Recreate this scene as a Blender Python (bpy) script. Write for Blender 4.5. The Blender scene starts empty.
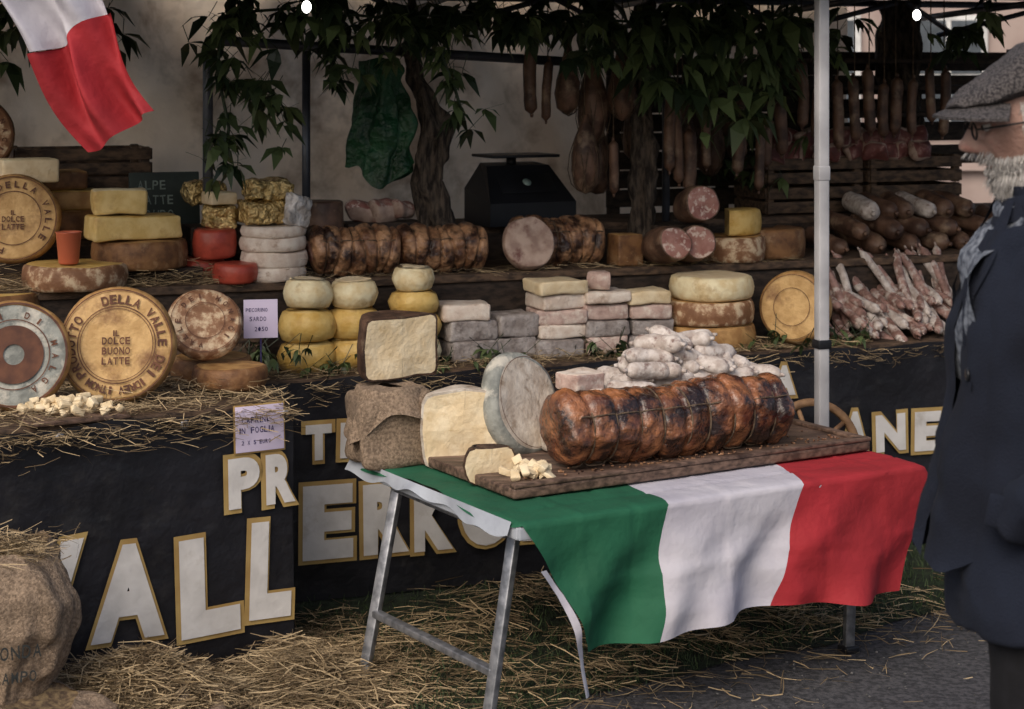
import bpy, math, random
from mathutils import Vector, Matrix, noise
random.seed(7)
sc=bpy.context.scene
R=random.uniform
pi=math.pi
# ------------------------------------------------------------------ materials
def ds(c,k=.86):
    L=.3*c[0]+.59*c[1]+.11*c[2]
    return tuple(max(0,L+(x-L)*k) for x in c)
def mat(name,c1,c2=None,c3=None,rough=.6,scale=10,bump=.3,bscale=60,bdist=.004,metal=0,ramp=(.38,.62),r3=(.55,.7),s3=3,detail=4,attr=False,sheen=0,coat=0,trans=0,emis=0,stretch=None,sat=.88):
    m=bpy.data.materials.new(name); m.use_nodes=True
    n=m.node_tree.nodes; l=m.node_tree.links
    b=n['Principled BSDF']
    if c2 is None: c2=tuple(x*.65 for x in c1)
    c1=ds(c1,sat);c2=ds(c2,sat); c3=ds(c3,sat) if c3 else None
    tc=n.new('ShaderNodeTexCoord'); oi=n.new('ShaderNodeObjectInfo')
    mu=n.new('ShaderNodeMath'); mu.operation='MULTIPLY'; mu.inputs[1].default_value=37.0
    l.new(oi.outputs['Random'],mu.inputs[0])
    va=n.new('ShaderNodeVectorMath'); va.operation='ADD'
    l.new(tc.outputs['Object'],va.inputs[0]); l.new(mu.outputs[0],va.inputs[1])
    vec=va.outputs[0]
    if stretch:
        mp=n.new('ShaderNodeMapping'); mp.inputs['Scale'].default_value=stretch
        l.new(vec,mp.inputs['Vector']); vec=mp.outputs[0]
    if attr:
        at=n.new('ShaderNodeAttribute'); at.attribute_name='Col'; fac=at.outputs['Fac']
    else:
        no=n.new('ShaderNodeTexNoise'); no.inputs['Scale'].default_value=scale; no.inputs['Detail'].default_value=detail
        l.new(vec,no.inputs['Vector']); fac=no.outputs['Fac']
    cr=n.new('ShaderNodeValToRGB'); e=cr.color_ramp.elements
    e[0].position=ramp[0]; e[0].color=(*c2,1); e[1].position=ramp[1]; e[1].color=(*c1,1)
    l.new(fac,cr.inputs[0]); col=cr.outputs[0]
    if c3:
        n3=n.new('ShaderNodeTexNoise'); n3.inputs['Scale'].default_value=s3; n3.inputs['Detail'].default_value=5
        n3.inputs['Roughness'].default_value=.65
        l.new(vec,n3.inputs['Vector'])
        c=n.new('ShaderNodeValToRGB'); ee=c.color_ramp.elements
        ee[0].position=r3[0]; ee[0].color=(0,0,0,1); ee[1].position=r3[1]; ee[1].color=(1,1,1,1)
        l.new(n3.outputs['Fac'],c.inputs[0])
        mx=n.new('ShaderNodeMix'); mx.data_type='RGBA'
        l.new(c.outputs[0],mx.inputs[0]); l.new(col,mx.inputs[6]); mx.inputs[7].default_value=(*c3,1)
        col=mx.outputs[2]
    l.new(col,b.inputs['Base Color'])
    b.inputs['Roughness'].default_value=rough; b.inputs['Metallic'].default_value=metal
    b.inputs['Specular IOR Level'].default_value=.35
    if coat: b.inputs['Coat Weight'].default_value=coat; b.inputs['Coat Roughness'].default_value=.25
    if sheen: b.inputs['Sheen Weight'].default_value=sheen
    if bump:
        nb=n.new('ShaderNodeTexNoise'); nb.inputs['Scale'].default_value=bscale; nb.inputs['Detail'].default_value=4
        l.new(vec,nb.inputs['Vector'])
        bp=n.new('ShaderNodeBump'); bp.inputs['Strength'].default_value=bump; bp.inputs['Distance'].default_value=bdist
        l.new(nb.outputs['Fac'],bp.inputs['Height']); l.new(bp.outputs[0],b.inputs['Normal'])
    if trans:
        tr=n.new('ShaderNodeBsdfTranslucent'); l.new(col,tr.inputs['Color'])
        ms=n.new('ShaderNodeMixShader'); ms.inputs[0].default_value=trans
        l.new(b.outputs[0],ms.inputs[1]); l.new(tr.outputs[0],ms.inputs[2])
        l.new(ms.outputs[0],n['Material Output'].inputs['Surface'])
    if emis:
        b.inputs['Emission Color'].default_value=(*c1,1); b.inputs['Emission Strength'].default_value=emis
    return m

m_asph=mat('asphalt',(.085,.082,.088),(.032,.032,.036),c3=(.12,.118,.12),r3=(.6,.72),s3=160,scale=60,bump=.9,bscale=140,bdist=.006,rough=.85)
m_turf=mat('turf',(.028,.045,.018),(.012,.018,.009),scale=25,bump=1,bscale=200,bdist=.01,rough=.95)
m_grass=mat('grass_blade',(.06,.10,.03),(.02,.035,.012),attr=True,ramp=(0,1),bump=0,rough=.7)
m_straw=mat('straw',(.52,.38,.20),(.11,.07,.032),attr=True,ramp=(0,1),bump=0,rough=.75)
m_vinyl=mat('banner_vinyl',(.015,.015,.020),(.010,.010,.013),c3=(.034,.032,.032),r3=(.55,.8),s3=6,scale=5,bump=.5,bscale=9,bdist=.03,rough=.42)
m_white=mat('letter_white',(.64,.62,.60),(.52,.50,.48),c3=(.40,.36,.31),r3=(.6,.8),s3=7,scale=9,bump=.4,bscale=9,bdist=.02,rough=.5)
m_gold=mat('letter_gold',(.42,.28,.08),(.33,.2,.05),scale=9,bump=0,rough=.5)
m_wood=mat('wood_old',(.13,.078,.045),(.04,.025,.017),scale=9,stretch=(1,6,6),bump=.6,bscale=30,rough=.75)
m_woodd=mat('wood_dark',(.05,.032,.022),(.018,.012,.009),scale=9,stretch=(1,6,6),bump=.6,bscale=30,rough=.8)
m_board=mat('board_wood',(.19,.115,.08),(.07,.042,.03),c3=(.03,.015,.01),scale=14,stretch=(1,5,5),bump=.4,bscale=40,rough=.5)
m_pole=mat('pole_white',(.46,.46,.48),(.33,.33,.35),scale=6,bump=.05,rough=.4)
m_poled=mat('pole_dark',(.10,.11,.135),(.05,.055,.07),scale=6,bump=.1,rough=.4,metal=.4)
m_galv=mat('galvanised',(.36,.37,.40),(.18,.19,.21),scale=30,bump=.2,rough=.42,metal=.7)
m_canvas=mat('canvas',(.82,.67,.50),(.62,.48,.34),c3=(.20,.125,.075),r3=(.50,.72),s3=2.6,scale=3,bump=.6,bscale=5,bdist=.06,rough=.9,trans=.45,sat=1)
m_roof=mat('roof_fabric',(.012,.012,.014),(.008,.008,.01),scale=3,bump=.3,bscale=5,rough=.8)
m_leaf=mat('leaf',(.115,.165,.052),(.014,.028,.011),attr=True,ramp=(0,1),bump=0,rough=.42,trans=.15)
m_bark=mat('bark',(.11,.082,.06),(.022,.016,.013),scale=20,stretch=(3,3,.7),bump=1,bscale=30,bdist=.025,rough=.9)
FW=dict(scale=5,bump=.5,bscale=9,bdist=.025,rough=.75,sat=.92)
m_green=mat('flag_green',(.012,.125,.06),(.009,.098,.047),trans=.08,**FW)
m_fwhite=mat('flag_white',(.58,.56,.62),(.48,.46,.53),trans=.08,**FW)
m_red=mat('flag_red',(.42,.016,.026),(.33,.013,.02),trans=.08,**FW)
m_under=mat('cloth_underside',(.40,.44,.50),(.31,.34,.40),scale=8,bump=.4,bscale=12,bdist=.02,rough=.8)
m_burlap=mat('burlap',(.31,.22,.145),(.16,.11,.072),c3=(.10,.068,.045),s3=5,scale=120,bump=.9,bscale=220,bdist=.005,rough=.95)
m_tarp=mat('black_tarp',(.012,.012,.016),scale=5,bump=.5,bscale=14,bdist=.02,rough=.35)
m_paper=mat('price_paper',(.60,.53,.68),(.53,.46,.61),scale=4,bump=0,rough=.7,sat=1)
m_ink=mat('ink',(.05,.035,.14),scale=4,bump=0,rough=.7)
def ch(n,c1,c2,c3=None,**k):
    a=dict(rough=.6,scale=22,bump=.55,bscale=70,bdist=.006,sat=1.0); a.update(k); return mat(n,c1,c2,c3,**a)
c_tan=ch('rind_tan',(.44,.26,.10),(.28,.145,.05),(.14,.07,.03),s3=9)
c_tanp=ch('rind_tan_print',(.62,.39,.15),(.46,.27,.09),(.24,.12,.045),s3=8,sat=.92)
c_print=ch('print_brown',(.13,.05,.025),(.07,.025,.014),bump=0)
c_cream=ch('paste_cream',(.76,.64,.44),(.67,.53,.33),(.50,.36,.18),s3=14,r3=(.58,.76))
c_yel=ch('paste_yellow',(.70,.53,.23),(.60,.42,.15),(.42,.25,.085),s3=12,r3=(.58,.78))
c_yrind=ch('rind_yellow',(.68,.48,.17),(.56,.35,.09),(.36,.19,.055),s3=14,r3=(.58,.75),rough=.45)
c_ywhite=ch('rind_pale',(.76,.68,.46),(.64,.51,.29),(.42,.29,.14),s3=14,r3=(.55,.72))
c_white=ch('rind_white',(.64,.58,.50),(.46,.39,.32),(.25,.185,.13),s3=16,r3=(.5,.68))
c_dark=ch('rind_dark',(.10,.055,.035),(.04,.022,.015),(.17,.12,.08),s3=20,bump=.8)
c_grey=ch('pack_grey',(.38,.345,.33),(.24,.205,.19),(.14,.115,.105),s3=30,r3=(.5,.7),bump=.8,bscale=90)
c_pink=ch('pack_pink',(.54,.40,.35),(.38,.26,.225),(.66,.58,.51),s3=30,r3=(.5,.7),bump=.6)
c_pack=ch('pack_white',(.74,.66,.58),(.60,.49,.41),(.43,.32,.25),s3=25,bump=.6)
c_blue=ch('rind_bluegrey',(.30,.31,.28),(.16,.17,.155),(.50,.47,.40),s3=12,r3=(.5,.62),bump=.6,sat=.9)
c_brown=ch('rind_brown',(.24,.12,.05),(.12,.055,.025),(.34,.22,.12),s3=12)
c_brownm=ch('rind_mottled',(.36,.20,.11),(.19,.09,.045),(.58,.45,.30),s3=22,r3=(.48,.6))
c_redw=ch('wax_red',(.46,.06,.03),(.33,.04,.02),c3=(.25,.03,.018),s3=14,bump=.3,rough=.35,sat=.9)
m_foil=mat('gold_foil',(.90,.66,.26),(.45,.30,.09),scale=30,bump=1,bscale=45,bdist=.03,rough=.22,metal=.7)
m_plast=mat('plastic_wrap',(.66,.63,.62),(.35,.32,.30),scale=18,bump=1,bscale=30,bdist=.03,rough=.15,coat=.5)
m_por=mat('porchetta_crust',(.36,.135,.048),(.115,.036,.016),(.026,.012,.009),s3=10,r3=(.46,.60),scale=17,bump=1,bscale=32,bdist=.022,rough=.24,coat=.6,ramp=(.38,.66),sat=.92)
m_porb=mat('porchetta_pale',(.46,.24,.11),(.16,.065,.028),(.035,.015,.010),s3=12,r3=(.47,.6),scale=18,bump=1,bscale=38,bdist=.016,rough=.36,coat=.3)
m_meat=mat('meat_cut',(.38,.18,.14),(.25,.09,.07),(.56,.43,.36),s3=40,r3=(.52,.6),scale=18,bump=.2,rough=.45)
m_twine=mat('twine',(.15,.10,.06),(.07,.045,.027),scale=60,bump=.2,rough=.9)
m_sal=mat('salami_skin',(.60,.54,.50),(.40,.33,.29),(.20,.125,.105),s3=30,r3=(.54,.68),scale=38,bump=.8,bscale=90,rough=.75)
m_salr=mat('salami_red',(.34,.19,.16),(.16,.08,.062),(.52,.45,.40),s3=26,r3=(.50,.64),scale=34,bump=.6,bscale=80,rough=.6)
m_ham=mat('ham_dark',(.17,.09,.055),(.06,.03,.02),(.26,.175,.11),s3=12,scale=14,bump=.9,bscale=40,rough=.5)
m_fat=mat('fat',(.46,.33,.26),(.30,.19,.145),(.17,.065,.05),s3=14,scale=20,bump=.4,rough=.5)
m_black=mat('black_plastic',(.015,.016,.02),scale=8,bump=.1,rough=.4)
m_scr=mat('scale_label',(.35,.5,.45),scale=8,bump=0,rough=.4)
m_chalk=mat('chalkboard',(.02,.03,.03),(.04,.055,.05),scale=6,bump=.1,rough=.8)
m_cw=mat('chalk',(.22,.28,.26),scale=8,bump=0,rough=.9)
m_orange=mat('orange_plastic',(.60,.13,.05),(.48,.10,.04),scale=6,bump=0,rough=.35)
m_bag=mat('green_bag',(.012,.085,.03),(.005,.035,.013),scale=8,bump=1,bscale=14,bdist=.04,rough=.4)
m_bulb=mat('bulb_glow',(1,.97,.9),emis=9,bump=0)
m_coat=mat('coat_navy',(.009,.013,.026),(.005,.007,.015),scale=6,bump=.7,bscale=240,bdist=.003,rough=.95,sat=1)
m_trous=mat('trousers',(.009,.009,.012),scale=40,bump=.3,bscale=200,bdist=.002,rough=.95)
m_tweed=mat('tweed',(.105,.092,.090),(.022,.02,.022),scale=230,bump=.9,bscale=300,bdist=.005,rough=.98,ramp=(.42,.58))
m_skin=mat('skin',(.38,.225,.175),(.29,.155,.115),c3=(.38,.15,.115),s3=14,r3=(.52,.72),scale=16,bump=.7,bscale=130,bdist=.004,rough=.5)
m_hair=mat('grey_hair',(.60,.57,.54),(.16,.145,.135),attr=True,ramp=(0,1),bump=0,rough=.6)
m_scarf=mat('shirt_cloth',(.21,.235,.28),(.05,.06,.085),scale=70,bump=.4,bscale=120,rough=.95)
m_glove=mat('glove_leather',(.02,.017,.017),scale=30,bump=.4,bscale=90,rough=.5)
m_eye=mat('eye_white',(.6,.57,.54),bump=0,rough=.2)
m_iris=mat('iris',(.05,.035,.02),bump=0,rough=.1)
m_brick=mat('house_render',(.42,.32,.28),(.34,.25,.22),scale=2,bump=.2,bscale=20,rough=.9)
m_glass=mat('window_glass',(.10,.12,.14),bump=0,rough=.1)
m_frame=mat('window_frame',(.75,.75,.73),bump=0,rough=.5)

# ------------------------------------------------------------------ builder
class B:
    def __init__(s): s.V=[];s.F=[];s.I=[];s.S=[];s.C=[]
    def add(s,vs,fs,mi=0,sm=True,M=None,col=None):
        o=len(s.V)
        for v in vs:
            v=Vector(v); s.V.append(M@v if M is not None else v)
        if col is not None: s.C+= [col]*len(vs)
        for i,f in enumerate(fs):
            s.F.append([o+j for j in f]); s.I.append(mi[i] if isinstance(mi,list) else mi); s.S.append(sm)
    def grid(s,nu,nv,f,mi=0,M=None,wrap=False,sm=True):
        vs=[f(i/nu,j/nv) for j in range(nv+1) for i in range(nu+(0 if wrap else 1))]
        w=nu if wrap else nu+1; fs=[];mm=[]
        for j in range(nv):
            for i in range(nu):
                i2=(i+1)%w if wrap else i+1
                fs.append((j*w+i,j*w+i2,(j+1)*w+i2,(j+1)*w+i)); mm.append(mi(i,j) if callable(mi) else mi)
        s.add(vs,fs,mm,sm,M)
    def lathe(s,prof,n=40,M=None,mis=0,a0=0,a1=None,cap=None):
        full=a1 is None
        if full: a1=a0+2*pi
        k=n if full else n+1
        vs=[]
        for (r,z) in prof:
            r=max(r,.0004)
            for i in range(k):
                a=a0+(a1-a0)*i/n; vs.append((r*math.cos(a),r*math.sin(a),z))
        fs=[];mm=[]
        for j in range(len(prof)-1):
            for i in range(n):
                i2=(i+1)%k
                fs.append((j*k+i,j*k+i2,(j+1)*k+i2,(j+1)*k+i)); mm.append(mis[j] if isinstance(mis,(list,tuple)) else mis)
        s.add(vs,fs,mm,True,M)
        if not full:
            zm=(prof[0][1]+prof[-1][1])/2
            fr=[0,.35,.65,.88,.945,1]
            for a,flip in ((a0,0),(a1,1)):
                vs=[]
                for q in fr:
                    for r,z in prof:
                        vs.append((max(r,.0004)*q*math.cos(a),max(r,.0004)*q*math.sin(a),zm+(z-zm)*q))
                L=len(prof);fs=[];mm=[]
                for q in range(len(fr)-1):
                    for j in range(L-1):
                        f=(q*L+j,(q+1)*L+j,(q+1)*L+j+1,q*L+j+1)
                        fs.append(f[::-1] if flip else f); mm.append((cap or 0) if q<len(fr)-2 else 0)
                s.add(vs,fs,mm,False,M)
    def tube(s,pts,rad,n=12,M=None,mi=0,sq=1.0,caps=True,mic=None,fn=None):
        pts=[Vector(p) for p in pts]; N=len(pts)
        if not isinstance(rad,(list,tuple)): rad=[rad]*N
        t0=(pts[1]-pts[0]).normalized()
        up=Vector((0,0,1)) if abs(t0.z)<.9 else Vector((0,1,0))
        x=t0.cross(up).normalized()
        vs=[]
        for j in range(N):
            t=(pts[min(j+1,N-1)]-pts[max(j-1,0)]).normalized()
            x=(x-t*x.dot(t)).normalized(); y=x.cross(t)
            for i in range(n):
                a=2*pi*i/n; rr=rad[j]*(fn(a,j/(N-1)) if fn else 1)
                vs.append(pts[j]+x*math.cos(a)*rr+y*math.sin(a)*rr*sq)
        fs=[(j*n+i,j*n+(i+1)%n,(j+1)*n+(i+1)%n,(j+1)*n+i) for j in range(N-1) for i in range(n)]
        mm=[mi]*len(fs)
        if caps:
            vs.append(pts[0]);vs.append(pts[-1]); a=len(vs)-2
            for i in range(n):
                fs.append((a,(i+1)%n,i)); fs.append((a+1,(N-1)*n+i,(N-1)*n+(i+1)%n)); mm+= [mi if mic is None else mic]*2
        s.add(vs,fs,mm,True,M)
    def rbox(s,size,r=.008,M=None,mi=0,n=4,mtop=None):
        h=[x/2 for x in size]; r=min(r,min(h)*.95)
        def cs(h):
            c=[-h,-h+.3*r,-h+r]
            for i in range(1,n): c.append(-h+r+(2*h-2*r)*i/n)
            return c+[h-r,h-.3*r,h]
        C=[cs(v) for v in h]
        for ax in range(3):
            for sg in (-1,1):
                u,v=(ax+1)%3,(ax+2)%3; cu,cv=C[u],C[v]; vs=[]
                for b in cv:
                    for a in cu:
                        p=[0,0,0];p[ax]=sg*h[ax];p[u]=a;p[v]=b
                        q=[max(-(h[k]-r),min(h[k]-r,p[k])) for k in range(3)]
                        d=Vector(p)-Vector(q); d=d.normalized()*r if d.length>1e-9 else d
                        vs.append(Vector(q)+d)
                w=len(cu);fs=[]
                for j in range(len(cv)-1):
                    for i in range(w-1):
                        f=(j*w+i,j*w+i+1,(j+1)*w+i+1,(j+1)*w+i)
                        fs.append(f if sg>0 else f[::-1])
                s.add(vs,fs,mtop if (mtop is not None and ax==2) else mi,True,M)
    def box(s,size,M=None,mi=0):
        x,y,z=[v/2 for v in size]
        vs=[(-x,-y,-z),(x,-y,-z),(x,y,-z),(-x,y,-z),(-x,-y,z),(x,-y,z),(x,y,z),(-x,y,z)]
        s.add(vs,[(0,3,2,1),(4,5,6,7),(0,1,5,4),(1,2,6,5),(2,3,7,6),(3,0,4,7)],mi,False,M)
    def ell(s,rad,M=None,mi=0,nu=20,nv=12,f=None):
        def g(u,v):
            a=2*pi*u;b=-pi/2+pi*v
            p=Vector((rad[0]*math.cos(b)*math.cos(a),rad[1]*math.cos(b)*math.sin(a),rad[2]*math.sin(b)))
            return f(p) if f else p
        s.grid(nu,nv,g,mi,M,wrap=True)
    def warp(s,amp,sc,start=0):
        off=Vector((R(0,50),R(0,50),R(0,50)))
        for i in range(start,len(s.V)):
            v=s.V[i]; s.V[i]=v+noise.noise_vector(v*sc+off)*amp
    def make(s,name,mats,parent=None):
        mn=Vector([min(v[i] for v in s.V) for i in range(3)]); mxx=Vector([max(v[i] for v in s.V) for i in range(3)])
        c=Vector(((mn.x+mxx.x)/2,(mn.y+mxx.y)/2,mn.z))
        me=bpy.data.meshes.new(name); me.from_pydata([v-c for v in s.V],[],s.F)
        for m in mats: me.materials.append(m)
        me.polygons.foreach_set('material_index',s.I); me.polygons.foreach_set('use_smooth',s.S)
        if s.C and len(s.C)==len(s.V):
            ca=me.color_attributes.new('Col','FLOAT_COLOR','POINT')
            ca.data.foreach_set('color',[x for c_ in s.C for x in (c_,c_,c_,1)])
        me.update()
        o=bpy.data.objects.new(name,me); sc.collection.objects.link(o); o.location=c
        if parent:
            o.parent=parent; o.matrix_parent_inverse=Matrix.Translation(-parent.location)
        return o
def empty(name,loc):
    e=bpy.data.objects.new(name,None); e.location=loc; e.empty_display_size=.1; sc.collection.objects.link(e); return e
class Fr:
    def __init__(s,o,deg): s.o=Vector((o[0],o[1],0)); s.a=math.radians(deg); s.R=Matrix.Rotation(s.a,4,'Z')
    def P(s,a,b,z): return s.o+s.R@Vector((a,b,z))
    def M(s,a,b,z,rz=0,rx=0,ry=0):
        return Matrix.Translation(s.P(a,b,z))@Matrix.Rotation(s.a+math.radians(rz),4,'Z')@Matrix.Rotation(math.radians(ry),4,'Y')@Matrix.Rotation(math.radians(rx),4,'X')
W=Fr((0,0),0); fM=Fr((-.61,6.26),20.5); fT=Fr((.02,4.87),31); fL=Fr((-.67,5.6),31)
_g={}
def glyph(c,off):
    if (c,off) in _g: return _g[(c,off)]
    cu=bpy.data.curves.new('g','FONT'); cu.body=c; cu.size=1; cu.offset=off; cu.resolution_u=5
    o=bpy.data.objects.new('g',cu); sc.collection.objects.link(o)
    bpy.context.view_layer.update()
    me=bpy.data.meshes.new_from_object(o.evaluated_get(bpy.context.evaluated_depsgraph_get()))
    vs=[tuple(v.co) for v in me.vertices]; fs=[tuple(p.vertices) for p in me.polygons]
    bpy.data.objects.remove(o); bpy.data.curves.remove(cu); bpy.data.meshes.remove(me)
    _g[(c,off)]=(vs,fs); return vs,fs
def fitletter(b,c,M,x0,z0,w,h,mi,off=.03,grow=0,y=-.006,rot=0):
    vs,fs=glyph(c,off)
    if not vs: return
    a=min(v[0] for v in vs);e=max(v[0] for v in vs);lo=min(v[1] for v in vs);hi=max(v[1] for v in vs)
    out=[]
    for v in vs:
        X=((v[0]-a)/(e-a)-.5)*(w+2*grow); Z=((v[1]-lo)/(hi-lo)-.5)*(h+2*grow)
        X,Z=X*math.cos(rot)-Z*math.sin(rot),X*math.sin(rot)+Z*math.cos(rot)
        out.append((x0+w/2+X,y,z0+h/2+Z))
    b.add(out,fs,mi,False,M)
def banletter(b,c,M,x0,z0,w,h,rot=0):
    fitletter(b,c,M,x0,z0,w,h,2,.085,.014,-.008,rot); fitletter(b,c,M,x0,z0,w,h,1,.060,0,-.012,rot)
def linetext(b,txt,M,x0,z0,size,mi,y=-.003,w=.62):
    x=x0
    for c in txt:
        if c!=' ': fitletter(b,c,M,x,z0,size*w*(.35 if c in 'I1' else 1),size,mi,.01,0,y,R(-.08,.08))
        x+=size*(w*(.35 if c in 'I1' else 1)+.18)
def ringtext(b,txt,rad,size,M,z,mi,a0=-170,a1=170):
    n=len(txt)
    for i,c in enumerate(txt):
        if c==' ': continue
        th=math.radians(a0+(a1-a0)*i/(n-1)); vs,fs=glyph(c,.03)
        a=min(v[0] for v in vs);e=max(v[0] for v in vs)
        sx=size*.8/max(e-a,.35)
        L=[]
        for v in vs:
            X=(v[0]-(a+e)/2)*sx; Y=v[1]*size/.7+rad-size/2
            L.append((X*math.cos(-th)-Y*math.sin(-th),X*math.sin(-th)+Y*math.cos(-th),z))
        b.add(L,fs,mi,False,M)
# ------------------------------------------------------------------ generic items
def wprof(r,h,bv=.014,bulge=.004):
    return [(0,0),(r*.45,0),(r-bv,0),(r-bv*.3,bv*.3),(r,bv),(r+bulge,h*.5),(r,h-bv),(r-bv*.3,h-bv*.3),(r-bv,h),(r*.75,h),(r*.45,h),(0,h)]
WM=[1,1,0,0,0,0,0,0,1,1,1]
def wheel(name,M,r,h,side,top,bv=.014,wp=.005,ring=None,rings=0,extra=None):
    b=B(); b.lathe(wprof(r,h,bv),44,M,WM); b.warp(wp,9)
    mats=[side,top,c_print]
    if ring:
        for (t,rr,sz,a0,a1) in ring: ringtext(b,t,rr,sz,M,h+wp+.0015,2,a0,a1)
    for rr,wd in (rings or []):
        n=64; vs=[];
        for i in range(n):
            a=2*pi*i/n
            vs+=[(math.cos(a)*rr,math.sin(a)*rr,h+wp+.001),(math.cos(a)*(rr+wd),math.sin(a)*(rr+wd),h+wp+.001)]
        b.add(vs,[(2*i,2*i+1,(2*i+3)%(2*n),(2*i+2)%(2*n)) for i in range(n)],2,False,M)
    if extra: extra(b,M,h+wp+.0015)
    return b.make(name,mats)
def wedge(name,M,r,h,a0,a1,rind,paste,bv=.014,wp=.004,n=30,top=None):
    b=B(); b.lathe(wprof(r,h,bv),n,M,WM,math.radians(a0),math.radians(a1),cap=2); b.warp(wp,10)
    return b.make(name,[rind,top or rind,paste])
def block(name,M,size,m,mt=None,r=.008,wp=.003):
    b=B(); b.rbox(size,r,M@Matrix.Translation((0,0,size[2]/2)),0,mtop=1 if mt else None); b.warp(wp,12)
    return b.make(name,[m,mt or m])
def salami_into(b,p,d,L,r,mi=0,bend=.1,tie=True,lump=.10):
    d=d.normalized(); side=d.cross(Vector((0,0,1)));
    if side.length<.01: side=Vector((1,0,0))
    side.normalize(); ph=R(-1,1)*bend*L
    n=14; pts=[];rad=[]
    for i in range(n+1):
        u=i/n; x=(u-.5)*L
        pts.append(p+d*x+side*ph*(1-(2*u-1)**2)); e=min(u,1-u)*L
        rad.append(r*math.sqrt(max(0.03,1-(1-min(1,e/(r*1.15)))**2))*(1+R(-.03,.03)))
    st=len(b.V); b.tube(pts,rad,12,None,mi)
    b.warp(r*lump,22,st)
    if tie:
        b.tube([pts[-1],pts[-1]+d*.014],[r*.32,r*.2],6,None,mi); b.tube([pts[0],pts[0]-d*.012],[r*.3,r*.2],6,None,mi)
def roll(name,A,Bp,r,strings,mat_,endm,lump=.05,st_r=.0028,deep=.10):
    A=Vector(A);Bp=Vector(Bp);L=(Bp-A).length;n=120;b=B()
    off=Vector((R(0,30),R(0,30),R(0,30)))
    amp=[R(.3,1.6) for _ in range(strings+3)]
    def rf(u):
        e=min(u,1-u)*L
        k=math.sqrt(max(.0,1-(1-min(1,e/(.5*r)))**2))*.42+.58
        s=abs(math.sin(pi*u*(strings+1)))
        return r*k*(1+.025*amp[int(u*(strings+1))]-deep*(1-s)**2.5)
    pts=[A.lerp(Bp,i/n)+Vector((0,0,.007*math.sin(i*.09))) for i in range(n+1)]
    b.tube(pts,[rf(i/n) for i in range(n+1)],56,None,0,mic=1,fn=lambda a,u:1+lump*noise.noise(Vector((math.cos(a)*1.6,math.sin(a)*1.6,u*L*9))+off)+.06*noise.noise(Vector((math.cos(a)*4,math.sin(a)*4,u*L*24))+off)+.032*noise.noise(Vector((math.cos(a)*11,math.sin(a)*11,u*L*60))+off))
    d=(Bp-A).normalized(); x=d.cross(Vector((0,0,1))).normalized(); y=x.cross(d)
    for k in range(1,strings+1):
        u=k/(strings+1)+R(-.003,.003); c=A.lerp(Bp,u); rr=rf(u)*1.015
        tl=R(-.012,.012)
        pp=[c+x*math.cos(t)*rr+y*math.sin(t)*rr+d*math.cos(t)*tl for t in [2*pi*i/32 for i in range(33)]]
        b.tube(pp,st_r,5,None,2,caps=False)
    for t in (.5,2.6,3.8,5.1):
        pp=[A.lerp(Bp,i/60)+(x*math.cos(t)+y*math.sin(t))*rf(i/60)*1.015 for i in range(3,58)]
        b.tube(pp,st_r*.8,5,None,2,caps=False)
    return b.make(name,[mat_,endm,m_twine])
def crate(name,M,w,d,h,m,slats=3,th=.012):
    b=B()
    for sx in (-1,1):
        for sy in (-1,1): b.rbox((.03,.03,h),.003,M@Matrix.Translation((sx*(w/2-.02),sy*(d/2-.02),h/2)),0,n=1)
    sh=h/slats
    for i in range(slats):
        z=sh*(i+.5)
        for sy in (-1,1): b.rbox((w+R(-.004,.004),th,sh*.8),.003,M@Matrix.Translation((0,sy*d/2,z)),0,n=2)
        for sx in (-1,1): b.rbox((th,d-.015,sh*.8),.003,M@Matrix.Translation((sx*(w/2),0,z)),0,n=2)
    b.rbox((w-.03,d-.03,.012),.003,M@Matrix.Translation((0,0,.03)),0,n=1)
    return b.make(name,[m])
def strands(name,sampler,n,L,w,m,up=.25,bend=.3,parent=None,dirf=None):
    b=B()
    for _ in range(n):
        p=sampler(); a=R(0,2*pi); l=R(*L)
        d=Vector((math.cos(a),math.sin(a),R(-up,up)))
        if dirf: d=dirf(p)
        d.normalize(); s=d.cross(Vector((R(-1,1),R(-1,1),R(.2,1)))).normalized()*(w*R(.6,1.4)/2)
        bd=Vector((R(-1,1),R(-1,1),R(-.6,.6)))*bend*l*.5
        q0=p-d*l/2;q1=p+bd*.5;q2=p+d*l/2
        b.add([q0-s,q0+s,q1+s,q1-s,q2+s*.6,q2-s*.6],[(0,1,2,3),(3,2,4,5)],0,False,None,R(0,1)**1.3)
    for v in b.V:
        if v.z<.006: v.z=.006+R(0,.004)
    return b.make(name,[m],parent)
g=random.gauss
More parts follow.
